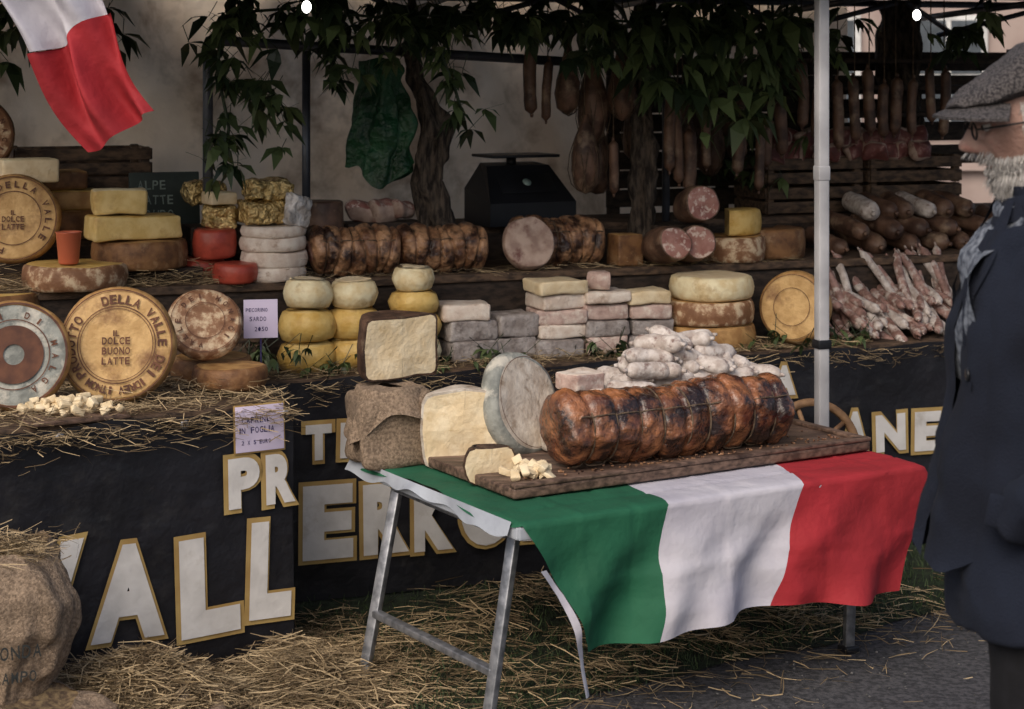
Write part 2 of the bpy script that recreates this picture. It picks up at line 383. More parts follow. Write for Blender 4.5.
# ------------------------------------------------------------------ ground
b=B(); b.grid(8,8,lambda u,v:Vector((-200+400*u,-200+400*v,0)),0); b.make('ground',[m_asph])
gt=Fr((.35,5.36),36)
b=B(); b.grid(40,16,lambda u,v:gt.P(-3.2+7.2*u,(0.03*math.sin(u*31)+.02*math.sin(u*77) if v==0 else 0)+3.6*v,.004+.003*noise.noise(Vector((u*30,v*20,0)))+.003),0); b.make('turf_mat',[m_turf])
def sg():
    s=R(-1.6,3.0); t=abs(g(0,.8))
    p=gt.P(s,t,0)
    return Vector((p.x,p.y,.008+R(0,.012)))
strands('grass',sg,12000,(.02,.05),.003,m_grass,dirf=lambda p:Vector((R(-.5,.5),R(-.5,.5),1)),bend=.5)
def s1():
    while 1:
        k=random.random()
        if k<.52:
            s=R(-1.6,1.3);t=R(0,1.1)*(1 if s<.8 else .8); p=gt.P(s,t,0)
            p+=Vector((g(0,.05),g(0,.05),0))
            nn=noise.noise(Vector((p.x*4,p.y*4,1)))
            if nn<R(-.45,.1): continue
            hh=.06*max(0,nn+.25)
            return Vector((p.x,p.y,.012+abs(g(0,1))*hh+R(0,.01)))
        if k<.64:
            p=gt.P(R(-1.3,2.9),abs(g(0,.35)),0)
            if noise.noise(Vector((p.x*5,p.y*5,7)))<0: continue
            return Vector((p.x,p.y,.012+R(0,.012)))
        if k<.67:
            p=gt.P(R(-.6,2.0),-abs(g(0,.18)),0); return Vector((p.x,p.y,.008+R(0,.006)))
        p=Vector((g(-.62,.2),g(5.35,.28),0)); h=.16*math.exp(-((p.x+.65)/.2)**2-((p.y-5.3)/.3)**2)
        return Vector((p.x,p.y,.012+random.random()*h))
strands('ground_straw',s1,10500,(.04,.15),.0028,m_straw,up=.2,bend=.4)
b=B()
for i in range(420):
    s=R(-.4,3);t=-abs(g(0,.5)); p=gt.P(s,t,0); r_=R(.002,.005)
    b.ell((r_,r_*R(.7,1.3),r_*.6),Matrix.Translation((p.x,p.y,r_*.4)),0,6,4)
b.make('loose_grit',[mat('grit',(.16,.155,.15),(.06,.058,.055),scale=8,bump=0)])
def mound(u,v):
    a=2*pi*u; r=v
    x=math.cos(a)*r*.42; y=math.sin(a)*r*.30
    z=.20*math.cos(min(1,r)*pi/2)**1.2+.03*noise.noise(Vector((x*9,y*9,3)))*(1-r)
    return Vector((-1.02+x,5.02+y,max(.006,z)))
b=B(); b.grid(40,14,mound,0,None,wrap=True)
def s2():
    u=random.random();v=math.sqrt(random.random())
    p=mound(u,v); return p+Vector((0,0,R(0,.02)))
b.make('straw_mound',[mat('straw_under',(.18,.125,.06),(.06,.04,.02),scale=40,bump=1,bscale=60,bdist=.02,rough=.9)])
strands('straw_pile',s2,5500,(.04,.15),.0030,m_straw,up=.35,bend=.45)

# ------------------------------------------------------------------ stall counters
def banner(b,fr,s0,s1,z0,z1,t=-.02,mi=0,amp=.006):
    n=60;m=12
    def f(u,v):
        s=s0+(s1-s0)*u; z=z0+(z1-z0)*v
        sag=.014*abs(math.sin(u*(s1-s0)*7))*(v>.99)
        return fr.P(s,t+amp*(noise.noise(Vector((s*4,z*3,2)))*1.0)-.0,z-sag)
    b.grid(n,m,f,mi)
b=B(); b.rbox((1.9,.52,.04),.006,fL.M(-.95,.27,.775),3,n=6)
for s in (-1.85,-.95,-.05):
    for t in (.05,.5): b.rbox((.05,.05,.755),.005,fL.M(s,t,.3775),3,n=1)
banner(b,fL,-1.9,0,.015,.80)
b.grid(10,8,lambda u,v:fL.P(0.0+.004*math.sin(v*9),-.02+.5*u,.015+.785*v),0)
Mb=fL.M(0,-.02,0)
for c,x,z,w,h,rt in (('V',-.875,.20,.23,.27,.05),('A',-.63,.165,.22,.275,-.02),('L',-.365,.14,.185,.29,.03),('L',-.145,.16,.135,.29,-.03)):
    banletter(b,c,Mb,x,z,w,h,rt)
for c,x,z,w,h in (('P',-.215,.50,.10,.15),('R',-.095,.50,.095,.15)): banletter(b,c,Mb,x,z,w,h,.02)
for s in (-1.5,-1.1,-.72,-.35,-.03):
    b.lathe([(.006,0),(.014,0),(.014,.003),(.006,.003)],14,fL.M(s,-.028,.765,0,90),4)
b.make('banner_counter',[m_vinyl,m_white,m_gold,m_wood,m_galv])
b=B()
b.rbox((5.6,.5,.04),.006,fM.M(1.1,.25,.74),3,n=8)
b.rbox((5.6,.45,.03),.005,fM.M(1.1,.56,1.035),3,n=8)
b.rbox((5.6,.02,.26),.005,fM.M(1.1,.36,.89),4,n=8)
b.rbox((5.4,.40,.03),.005,fM.M(1.1,.98,1.17),3,n=8)
b.rbox((5.4,.02,.13),.005,fM.M(1.1,.79,1.095),4,n=8)
for s in (-1.6,-.4,.9,2.2,3.8):
    for t in (.06,.48): b.rbox((.05,.05,.72),.005,fM.M(s,t,.36),4,n=1)
    b.rbox((.05,.05,1.15),.005,fM.M(s,1.15,.575),4,n=1)
banner(b,fM,-1.7,3.9,.015,.765)
Mb=fM.M(0,-.025,0)
for c,x,z,w,h in (('T',-.10,.49,.09,.12),('I',.02,.49,.035,.12),('E',-.11,.155,.175,.25),('R',.10,.155,.16,.24),('K',.28,.15,.14,.23),('O',.45,.15,.19,.24),('R',.68,.15,.2,.25),
                  ('A',1.66,.60,.10,.11),('A',1.95,.36,.12,.16),('N',2.10,.36,.13,.14),('E',2.27,.35,.12,.15),('S',2.43,.35,.12,.15)):
    banletter(b,c,Mb,x,z,w,h,R(-.04,.04))
b.make('banner_stall_counter',[m_vinyl,m_white,m_gold,m_wood,m_woodd])

# ------------------------------------------------------------------ canopy, poles, backdrop
b=B()
def can(u,v):
    s=-1.5+4.4*u; z=.2+2.1*v
    fold=.04*max(0,math.sin(s*4.2+z*1.8+noise.noise(Vector((s,z,4)))*2))**3
    drp=.035*math.sin(s*9+3*math.sin(z*2.2+s))+.018*math.sin(s*21+z*4)
    return fM.P(s,1.55+.05*math.sin(s*5+z)+.05*noise.noise(Vector((s*2,z*2,0)))+drp-fold*2.4,z)
b.grid(160,36,can,0); b.make('canvas_backdrop',[m_canvas])
b=B()
b.grid(30,12,lambda u,v:fM.P(-1.9+6.6*u,-.75+2.2*v,2.17+.10*math.sin(v*pi)-.02*abs(math.sin(u*18))),0)
b.grid(30,3,lambda u,v:fM.P(-1.9+6.6*u,-.75,2.17-.02*abs(math.sin(u*18))-.04*v),0)
b.make('canopy_roof',[m_roof])
b=B()
for t in (-.6,.5,1.4):
    b.tube([fM.P(-1.7,t,2.11),fM.P(4.4,t,2.11)],.016,8,None,0)
for s in (.4,1.2,2.05,2.9,3.7):
    b.tube([fM.P(s,-.6,2.10),fM.P(s+.3,1.4,2.04)],.014,8,None,0)
    b.tube([fM.P(s,1.0,2.10),fM.P(s+.45,1.3,1.96)],.012,8,None,0)
    b.tube([fM.P(s+.8,1.0,2.10),fM.P(s+.35,1.3,1.96)],.012,8,None,0)
b.make('canopy_frame',[m_poled])
b=B(); px,py=1.052,6.28
b.rbox((.040,.040,2.16),.006,W.M(px,py,1.08,20),0,n=2)
b.rbox((.09,.09,.012),.003,W.M(px,py,.012,20),0,n=1)
b.rbox((.050,.050,.03),.004,W.M(px,py,.87,20),1,n=1); b.rbox((.044,.044,.05),.004,W.M(px,py,1.45,20),0,n=1)
b.make('canopy_pole',[m_pole,m_black])
b=B()
q0=fM.P(-.30,.62,1.06)
b.tube([q0,Vector((q0.x,q0.y,1.86)),Vector((q0.x+.02,q0.y+.01,1.90)),Vector((q0.x+.07,q0.y+.03,1.905)),fM.P(1.6,.75,1.81)],.019,12,None,0)
q1=fM.P(.10,.75,1.0); b.tube([q1,Vector((q1.x,q1.y,1.89))],.016,12,None,0)
q2=fM.P(1.6,.75,1.0); b.tube([q2,Vector((q2.x,q2.y,1.83))],.016,12,None,0)
b.make('metal_rail_frame',[m_poled])
for p in ((-.70,6.3,2.015),(1.62,7.4,2.02)):
    b=B(); M=W.M(*p); b.ell((.016,.016,.021),M,0); b.lathe([(0,.021),(.011,.021),(.011,.055),(0,.055)],12,M,1); b.tube([Vector(p)+Vector((0,0,.055)),Vector(p)+Vector((0,0,.16))],.003,6,None,1)
    b.make('light_bulb',[m_bulb,m_black])
e=empty('town_house',(4.5,17,0)); 
b=B(); b.box((9,.4,7),W.M(4.5,17,3.5),0)
b.box((9.3,.6,.25),W.M(4.5,16.95,7.12),0)
for z in (1.1,3.4,5.4): b.box((9.05,.1,.12),W.M(4.5,16.76,z-.15),0)
b.make('walls',[m_brick],e)
b=B()
for i in range(7):
    for z in (1.75,3.9,5.9):
        x=.5+i*1.15
        b.box((.72,.06,1.1),W.M(x,16.775,z),0)
        b.box((.27,.05,.48),W.M(x-.16,16.755,z+.26),1); b.box((.27,.05,.48),W.M(x+.16,16.755,z+.26),1); b.box((.27,.05,.48),W.M(x-.16,16.755,z-.26),1); b.box((.27,.05,.48),W.M(x+.16,16.755,z-.26),1)
b.make('windows',[m_frame,m_glass],e)

# ------------------------------------------------------------------ foliage
fb=B()
def leafy(c,spread,n,size=.11,tone=0):
    for _ in range(n):
        p=Vector(c)+Vector((g(0,spread[0]),g(0,spread[1]),g(0,spread[2])))
        a=R(0,2*pi); shade=min(1,R(0,1)**2+tone); k=random.choice((3,4,5,6))
        stem=Vector((R(-1,1),R(-1,1),R(.2,1))).normalized()
        for i in range(k):
            aa=a+(i-(k-1)/2)*.62
            d=Vector((math.cos(aa),math.sin(aa),R(-1.3,-.1))).normalized(); l=size*R(.5,1.2)
            sd=d.cross(Vector((R(-.6,.6),R(-.6,.6),1))).normalized()*l*R(.14,.24)
            mid=p+d*l*.55+Vector((0,0,l*.08)); tip=p+d*l+Vector((0,0,-l*.22))
            q=p+d*l*.25+Vector((0,0,l*.06))
            fb.add([p,q-sd*.6,q+sd*.6,mid-sd,mid+sd,tip,q-Vector((0,0,l*.02)),mid-Vector((0,0,l*.03))],
                   [(0,1,6),(0,6,2),(1,3,7,6),(6,7,4,2),(3,5,7),(7,5,4)],0,False,None,min(1,max(0,shade+R(-.15,.15))))
        fb.add([p,p+stem*.07,p+stem*.07+Vector((.003,0,0)),p+Vector((.003,0,0))],[(0,1,2,3)],0,False,None,.1)
def vine(pts,n,sp=.06,size=.11,tone=0):
    pts=[Vector(p) for p in pts]
    st=len(fb.V); fb.tube(pts,.006,6); fb.C+= [.1]*(len(fb.V)-st)
    for _ in range(n):
        i=random.randrange(len(pts)-1); p=pts[i].lerp(pts[i+1],random.random()); leafy(p,(sp,sp,sp),1,size,tone)
vine([(-1.0,6.5,2.0),(-.75,6.55,2.02),(-.5,6.65,1.99),(-.2,6.7,2.0),(.1,6.85,2.0),(.5,7.0,1.98),(.9,7.1,1.99)],130,.042)
vine([(-1.0,6.4,2.0),(-1.02,6.4,1.8),(-.98,6.4,1.6),(-1.0,6.4,1.45)],32,.035,.09)
vine([(-.22,6.6,2.0),(-.25,6.6,1.85),(-.2,6.6,1.72),(-.17,6.58,1.62)],18,.025,.09)
vine([(-.62,6.6,2.0),(-.66,6.6,1.88),(-.60,6.6,1.74)],16,.03,.09)
vine([(-.42,6.6,2.0),(-.40,6.6,1.9),(-.44,6.6,1.84)],8,.025,.09)
vine([(.04,6.7,2.0),(.06,6.7,1.93)],8,.025,.09); vine([(.30,6.8,2.0),(.27,6.8,1.90),(.30,6.8,1.84)],14,.03,.10)
leafy((-.88,6.4,1.76),(.06,.06,.06),16,.10); leafy((-.82,6.5,1.64),(.03,.05,.05),6,.09)
leafy((-1.75,6.3,1.98),(.2,.1,.05),40); leafy((-1.45,6.4,1.95),(.06,.08,.05),14)
leafy((-.3,6.9,2.02),(.2,.08,.03),24)
for i,x in enumerate((.50,.60,.68,.76,.84,.92,1.0,1.06)):
    y=6.98+.02*i; bt=(1.86,1.74,1.64,1.58,1.62,1.58,1.66,1.78)[i]
    vine([(x,y,2.05),(x+R(-.03,.03),y,(2.05+bt)/2),(x+R(-.03,.03),y,bt)],13,.026,.13,.10)
leafy((.3,7.1,2.02),(.12,.08,.04),14); leafy((1.25,7.5,1.93),(.08,.08,.08),16); leafy((1.1,7.9,1.5),(.14,.08,.1),22,.1,.2)
leafy((1.95,7.9,1.98),(.1,.1,.05),14)
fb.make('hanging_foliage',[m_leaf])

# ------------------------------------------------------------------ trunks, hams, bag
def trunk(name,pts,r):
    b=B(); P=[]
    pts=[Vector(p) for p in pts]
    n=len(pts)-1
    for i in range(61):
        u=i/60*n; k=min(int(u),n-1); P.append(pts[k].lerp(pts[k+1],u-k))
    rad=[r[min(int(i/60*n),n-1)]*(1-(i/60*n-min(int(i/60*n),n-1)))+r[min(int(i/60*n),n-1)+1]*(i/60*n-min(int(i/60*n),n-1)) for i in range(61)]
    b.tube(P,rad,24,None,0,fn=lambda a,u:1+.25*math.sin(a*3+u*9)+.14*math.sin(a*5-u*14)+.18*noise.noise(Vector((math.cos(a)*2,math.sin(a)*2,u*8))))
    b.warp(.022,14); b.make(name,[m_bark])
t0=fM.P(.56,.56,1.05)
trunk('gnarled_trunk',[(t0.x+.06,t0.y,1.05),(t0.x+.02,t0.y,1.18),(t0.x-.04,t0.y,1.38),(t0.x-.01,t0.y,1.56),(t0.x-.05,t0.y,1.70),(t0.x-.10,t0.y+.03,1.82),(t0.x-.09,t0.y,2.1)],[.080,.065,.05,.058,.038,.022,.016])
t1=fM.P(1.44,.62,1.05)
trunk('gnarled_trunk',[(t1.x,t1.y,1.05),(t1.x+.01,t1.y,1.4),(t1.x-.02,t1.y,1.65),(t1.x+.02,t1.y,1.9),(t1.x,t1.y,2.12)],[.045,.05,.038,.042,.036])
t2=fM.P(3.05,1.3,0)
trunk('gnarled_trunk',[(t2.x,t2.y,0),(t2.x,t2.y,1.0),(t2.x+.02,t2.y,1.6),(t2.x,t2.y,2.12)],[.09,.09,.08,.09])
def ham(fr,s,t,z,L,r,m=m_ham,name='cured_ham'):
    b=B(); M=fr.M(s,t,z)
    pr=[(0,0),(r*.45,.012),(r*.8,L*.12),(r,L*.3),(r*.92,L*.5),(r*.6,L*.72),(r*.3,L*.88),(r*.16,L),(0,L+.005)]
    b.lathe(pr,24,M,0); b.warp(.018,12)
    for k in range(8):
        for sg_ in (-1,1):
            a=k*pi/4
            pp=[M@Vector((math.cos(a+sg_*u*1.2)*q[0]*1.05,math.sin(a+sg_*u*1.2)*q[0]*1.05,q[1])) for u,q in zip([i/8 for i in range(9)],pr)]
            b.tube(pp,.0018,4,None,1,caps=False)
    b.tube([M@Vector((0,0,L-.01)),M@Vector((0,0,2.1-z))],.003,5,None,1)
    b.make(name,[m,m_twine])
for a in ((1.17,.58,1.32,.30,.062),(1.24,.66,1.50,.36,.065),(1.31,.8,1.30,.34,.06),(1.66,.72,1.36,.38,.062),(1.78,.8,1.5,.32,.055),(1.34,.60,1.60,.30,.055),(1.12,.62,1.62,.28,.05),(1.90,.95,1.35,.36,.06),(2.05,1.0,1.42,.34,.055),(1.56,.95,1.42,.34,.06)): ham(fM,*a)
b=B()
HS=[(1.54,.58,1.55),(1.58,.60,1.50),(1.72,.62,1.52),(1.28,.55,1.42),(1.86,.62,1.48),(1.90,.66,1.56),(1.98,.66,1.46),(2.04,.7,1.5),(2.10,.7,1.56),(1.04,.64,1.72),(.98,.66,1.76),(1.63,.6,1.44)]
HS+=[(2.22+.075*i,.72+R(-.03,.03),1.66+R(-.05,.05)) for i in range(10)]
for s,t,z in HS:
    salami_into(b,fM.P(s,t,z),Vector((R(-.06,.06),R(-.06,.06),1)),R(.20,.32),R(.018,.028),0,.05); q=fM.P(s,t,z+.1); b.tube([q,Vector((q.x,q.y,2.1))],.0025,4,None,1)
b.make('hanging_salami',[m_ham,m_twine])
b=B()
def bag(u,v):
    a=2*pi*u; z=-.42*v; w=.045+.06*min(1,v*1.6)+.018*math.sin(a*5+v*4)+.012*math.sin(a*9+v*9)
    return fM.P(.345,.58,1.83)+Vector((math.cos(a)*w*1.05,math.sin(a)*w*.5,z+.045*math.cos(a*2)*v**2))
b.grid(80,28,bag,0,None,wrap=True); b.warp(.025,12)
b.make('green_bag',[m_bag])

# ------------------------------------------------------------------ goods, left counter
zc=.797
W0=lambda x,d,z,r,lean,rz=0,h=0: Matrix.Translation((x,d,z+r*math.sin(math.radians(lean))))@Matrix.Rotation(math.radians(rz),4,'Z')@Matrix.Rotation(math.radians(lean),4,'X')
def ctr(lines):
    def f(b,M,z):
        for i,(t,sz) in enumerate(lines):
            n=len(t); wd=sz*.66
            tot=sum((wd*.4 if c=='I' else wd)+sz*.12 for c in t); x=-tot/2
            for c in t:
                w_=wd*.4 if c=='I' else wd
                if c!=' ':
                    vs,fs=glyph(c,.03); a=min(v[0] for v in vs);e=max(v[0] for v in vs);lo=min(v[1] for v in vs);hi=max(v[1] for v in vs)
                    y0=(len(lines)/2-i-1)*sz*1.35
                    b.add([(x+(v[0]-a)/(e-a)*w_,y0+(v[1]-lo)/(hi-lo)*sz,z) for v in vs],fs,2,False,M)
                x+=w_+sz*.12
    return f
wheel('cheese_wheel',W0(-1.19,5.60,zc,.172,80,6),.172,.07,c_tan,c_tanp,ring=[('PRODOTTO   DELLA VALLE DEI',.135,.026,-130,130),('MONTI VERDI',.136,.022,215,145)],rings=[(.162,.003),(.113,.003),(.106,.002)],extra=ctr([('IL',.018),('DOLCE',.022),('BUONO',.022),('LATTE',.022)]))
wheel('cheese_wheel',W0(-1.47,5.46,zc,.16,76,14),.16,.07,c_tan,c_blue,ring=[('FORMAGGI DI MALGA',.118,.018,-150,150)],rings=[(.147,.006),(.10,.003),(.03,.055)])
wheel('cheese_wheel',W0(-.975,5.86,zc+.085,.118,58,12),.118,.055,c_brownm,c_brownm,ring=[('VALLE DEI MONACI ',.085,.016,-170,150)],rings=[(.105,.002),(.06,.002)])
wheel('cheese_wheel',W.M(-.88,5.78,zc+.012),.115,.07,c_brown,c_tan)
wheel('cheese_wheel',W.M(-.97,5.98,zc),.13,.08,c_brown,c_tan)
b=B()
for i in range(34):
    b.rbox((R(.02,.04),R(.018,.03),R(.015,.025)),.004,W.M(-1.27+g(0,.06),5.33+g(0,.03),zc+.02+R(0,.03),R(0,180),R(-40,40),R(-40,40)),0,n=1)
b.rbox((.30,.18,.012),.004,W.M(-1.27,5.33,zc+.006,31),1,n=2); b.warp(.006,40)
b.make('cheese_chunks',[c_cream,m_board])
crate('wooden_crate',fM.M(-.98,.26,.76,0),.5,.26,.20,m_wood)
crate('wooden_crate',fM.M(-.42,.24,.76,0),.42,.22,.16,m_wood)
wheel('cheese_wheel',fM.M(-.80,.42,1.05),.175,.085,c_brownm,c_yrind)
wheel('cheese_wheel',fM.M(-1.08,.40,.97),.16,.08,c_brown,c_yrind)
b=B(); M=fM.M(-.83,.35,1.14); b.lathe([(0,.0),(.03,0),(.034,.005),(.043,.105),(.046,.108),(.043,.11),(.040,.105),(.031,.008),(0,.008)],28,M,0); b.make('orange_plastic_cup',[m_orange])
wheel('cheese_wheel',(lambda p:W0(p.x,p.y,1.12,.155,80,10))(fM.P(-.98,.62,0)),.155,.07,c_tan,c_tanp,ring=[('PRODOTTO DELLA VALLE ',.118,.022,-160,140)],rings=[(.143,.003),(.092,.003)],extra=ctr([('IL',.016),('DOLCE',.02),('LATTE',.02)]))
wheel('cheese_wheel',(lambda p:W0(p.x,p.y,1.42,.14,80,20))(fM.P(-1.10,.9,0)),.14,.07,c_brown,c_brownm,ring=[('VALLE DEI MONACI ',.105,.018,-160,140)],rings=[(.128,.003)])
crate('wooden_crate',fM.M(-1.1,.95,1.19),.6,.3,.22,m_woodd)
crate('wooden_crate',fM.M(-.65,1.1,1.19),.5,.3,.16,m_woodd); crate('wooden_crate',fM.M(-.7,1.1,1.35),.5,.3,.16,m_wood)
block('wooden_riser',fM.M(-.56,.56,1.05),(.42,.22,.05),m_woodd,r=.004,wp=.001)
wheel('cheese_wheel',fM.M(-.56,.54,1.10),.165,.10,c_brown,c_tan)
block('cheese_block',fM.M(-.585,.52,1.204,6),(.31,.16,.085),c_yel,c_yrind,r=.012,wp=.008)
block('cheese_block',fM.M(-.635,.52,1.292,-4),(.185,.14,.09),c_yel,c_ywhite,r=.012,wp=.008)
block('cheese_block',fM.M(-.98,.80,1.21,4),(.25,.2,.10),c_tan,c_tan,r=.02); block('cheese_block',fM.M(-.93,.70,1.40,4),(.2,.15,.085),c_cream,c_ywhite,r=.012)
wheel('cheese_wheel',fM.M(-.78,.84,1.19),.14,.10,c_brown,c_tan); block('cheese_block',fM.M(-.78,.84,1.292,-8),(.22,.16,.07),c_tan,c_yrind,r=.015); block('cheese_block',fM.M(-.80,.84,1.364,5),(.18,.14,.07),c_brown,c_tan,r=.015)
b=B(); M=fM.M(-.42,.82,1.20,0,-8); b.rbox((.26,.02,.22),.003,M@Matrix.Translation((0,0,.11)),0,n=2)
for i,t in enumerate(('ALPE','LATTE','CRUDO')): linetext(b,t,M,-.10,.155-i*.055,.034,1,-.0135)
b.make('chalkboard_sign',[m_chalk,m_cw])
wheel('red_wax_cheese',fM.M(-.25,.38,1.05),.078,.07,c_redw,c_redw,bv=.012); wheel('red_wax_cheese',fM.M(-.30,.50,1.127),.076,.105,c_redw,c_redw,bv=.014)
wheel('red_wax_cheese',fM.M(-.33,.56,1.05),.080,.077,c_redw,c_redw,bv=.02)
for i,(z,h) in enumerate(((1.05,.05),(1.10,.055),(1.155,.05),(1.205,.04))): wheel('white_cheese_wheel',fM.M(-.10+R(-.006,.006),.44,z),.118,h-.001,c_pack,c_pack,bv=.008)
def packet(M,size,m,name='wrapped_cheese'):
    b=B(); b.rbox(size,.012,M@Matrix.Translation((0,0,size[2]/2)),0,n=10); b.warp(.012,18); b.warp(.008,55); b.make(name,[m])
packet(fM.M(-.12,.50,1.25,10),(.17,.14,.08),m_foil); packet(fM.M(-.11,.50,1.335,4),(.16,.13,.07),m_foil); packet(fM.M(-.27,.56,1.235,-6),(.12,.12,.075),m_foil); packet(fM.M(-.04,.36,1.247,25,0,15),(.10,.05,.11),m_plast)
packet(fM.M(-.30,.70,1.31,6),(.14,.12,.08),m_foil)
block('cheese_block',fM.M(-.27,.56,1.315,12),(.10,.10,.045),c_cream,c_ywhite)
block('wooden_riser',fM.M(-.28,.62,1.135),(.2,.18,.10),m_woodd,r=.004,wp=.001)
b=B(); b.lathe(wprof(.085,.19,.01),30,fM.M(.10,.55,1.13),0); b.warp(.006,9); b.make('smoked_cheese_wheel',[m_ham])
block('wooden_riser',fM.M(.10,.58,1.05),(.2,.2,.075),m_woodd,r=.004,wp=.001)
b=B(); M=fL.M(-.115,-.035,.665,0,-3); b.rbox((.155,.003,.135),.001,M@Matrix.Translation((0,0,.0675)),0,n=2)
b.rbox((.165,.002,.145),.001,M@Matrix.Translation((0,.003,.0675)),2,n=1)
linetext(b,'CAPRINI',M,-.058,.085,.018,1,-.003); linetext(b,'IN FOGLIA',M,-.066,.055,.018,1,-.003); linetext(b,'2 X 5 EURO',M,-.06,.022,.012,1,-.003)
b.make('price_sign',[m_paper,m_ink,m_gold])
b=B(); M=W.M(-.815,6.0,.93,10,-12); b.rbox((.11,.003,.125),.001,M@Matrix.Translation((0,0,.0625)),0,n=2)
linetext(b,'PECORINO',M,-.048,.085,.012,1,-.003); linetext(b,'SARDO',M,-.036,.055,.014,1,-.003); linetext(b,'2.50',M,-.02,.022,.014,1,-.003)
b.tube([M@Vector((0,.004,0)),M@Vector((0,.004,-.13))],.003,6,None,1)
b.make('price_sign',[m_paper,m_ink])
# ------------------------------------------------------------------ main counter goods
zt=.762
def stack(s,t,lst,rz=0):
    z=zt
    for kind,r,h,a,c in lst:
        wheel('yellow_cheese_wheel',fM.M(s+R(-.005,.005),t,z,R(0,360)),r,h,a,c,bv=min(.034,h*.34),wp=.008); z+=h+.001
stack(-.045,.16,[('w',.10,.10,c_yrind,c_yrind),('w',.098,.11,c_yrind,c_yrind),('w',.082,.105,c_ywhite,c_cream)])
stack(.125,.18,[('w',.095,.10,c_yrind,c_yrind),('w',.092,.105,c_yrind,c_yrind),('w',.083,.10,c_ywhite,c_cream)])
stack(.345,.18,[('w',.095,.09,c_ywhite,c_yrind),('w',.09,.085,c_yrind,c_yrind),('w',.088,.08,c_yrind,c_yrind),('w',.074,.085,c_ywhite,c_cream)])
def pk(s,t,lst,w=.18,d=.16):
    z=zt
    for m,h in lst:
        block('wrapped_cheese_block',fM.M(s+R(-.014,.014),t+R(-.012,.012),z,R(-7,7)),(w*R(.92,1.05),d,h-.002),m,m,r=.010,wp=.008); z+=h
pk(.545,.20,[(c_grey,.075),(c_grey,.07),(c_pack,.06)],.185); pk(.725,.21,[(c_grey,.08),(c_grey,.08)],.165)
pk(.895,.20,[(c_grey,.065),(c_pack,.05),(c_pink,.055),(c_pack,.055),(c_cream,.05)],.19)
pk(1.085,.20,[(c_pink,.065),(c_grey,.06),(c_pink,.06),(c_pack,.045)],.17)
pk(1.255,.20,[(c_grey,.06),(c_grey,.06),(c_pink,.055),(c_cream,.05)],.17)
wedge('cheese_wedge',fM.M(1.10,.22,.995,200),.09,.065,0,60,c_pink,c_pink)
wheel('cheese_wheel',fM.M(1.52,.20,zt),.172,.085,c_tan,c_tanp); wheel('cheese_wheel',fM.M(1.515,.20,zt+.088),.17,.088,c_brownm,c_tan); wheel('cheese_wheel',fM.M(1.53,.20,zt+.178),.158,.088,c_ywhite,c_cream,bv=.02)
wheel('cheese_wheel',(lambda p:W0(p.x,p.y,zt,.135,80,-28))(fM.P(1.86,.12,0)),.135,.08,c_tan,c_tanp,rings=[(.12,.002),(.07,.002)])
wedge('cheese_wedge',fM.M(1.74,.5,1.152,100),.14,.10,150,250,c_yrind,c_yel)
wheel('cheese_wheel',fM.M(1.74,.44,1.05),.13,.10,c_brownm,c_tan); wedge('cheese_wedge',fM.M(1.95,.5,1.05,20),.13,.12,150,390,c_brown,c_yel)
roll('rolled_porchetta',fM.P(.03,.43,1.145),fM.P(.36,.43,1.14),.088,6,m_porb,m_meat,lump=.1,deep=.18)
roll('rolled_porchetta',fM.P(.365,.43,1.14),fM.P(.70,.43,1.14),.084,6,m_porb,m_meat,lump=.1,deep=.18)
roll('rolled_porchetta',fM.P(.84,.50,1.145),fM.P(1.2,.50,1.14),.092,6,m_porb,m_meat,lump=.08,deep=.15)
def slab(fr,s,t,z,r,h,rz,lean=80,rm=m_ham,cm=m_meat,name='cut_salami'):
    p=fr.P(s,t,0); b=B(); b.lathe(wprof(r,h,.006),30,W0(p.x,p.y,z,r,lean,rz),WM); b.warp(.012,12); b.make(name,[rm,cm])
slab(fM,.86,.40,1.05,.098,.05,12,70,m_fat,m_fat,'cut_ham')
slab(fM,1.555,.44,1.20,.068,.16,15); slab(fM,1.53,.42,1.052,.066,.18,12); slab(fM,1.40,.40,1.052,.068,.18,18)
block('cheese_block',fM.M(1.28,.44,1.05,5),(.11,.1,.12),c_brown,c_tan); 
block('wooden_riser',fM.M(1.56,.60,1.05),(.24,.16,.14),m_woodd,r=.004,wp=.001)
for s,t,rz in ((.36,.60,20),(.28,.62,-10),(.43,.60,40)): 
    b=B(); M=fM.M(s,t,1.27,rz,20); b.rbox((.12,.08,.07),.03,M,0,n=4,mtop=1); b.warp(.02,14); b.make('speck_chunk',[m_fat,m_meat])
block('wooden_riser',fM.M(.36,.62,1.05),(.30,.14,.18),m_woodd,r=.004,wp=.001)
b=B(); M=fM.M(1.0,.84,1.187,6)
vs=[(-.19,-.12,0),(.19,-.12,0),(.19,.12,0),(-.19,.12,0),(-.19,-.12,.09),(.19,-.12,.09),(.14,.02,.23),(-.14,.02,.23),(.19,.12,.14),(-.19,.12,.14),(.12,.12,.24),(-.12,.12,.24)]
b.add(vs,[(0,1,5,4),(4,5,6,7),(7,6,10,11),(11,10,8,9),(9,8,2,3),(0,4,9,3),(4,7,11,9),(1,2,8,5),(5,8,10,6)],0,False,M)
Ms=M@Matrix.Translation((0,-.055,.163))@Matrix.Rotation(math.radians(-45),4,'X')
b.rbox((.24,.006,.10),.002,Ms,1,n=1); b.lathe([(0,0),(.018,0),(.018,.003),(0,.003)],20,Ms@Matrix.Translation((.0,-.006,0))@Matrix.Rotation(pi/2,4,'X'),2)
b.rbox((.30,.2,.012),.004,M@Matrix.Translation((0,.04,.27)),0,n=1); b.tube([M@Vector((0,.08,.22)),M@Vector((0,.08,.27))],.02,8,None,0)
b.make('weighing_scale',[m_black,m_black,m_scr])
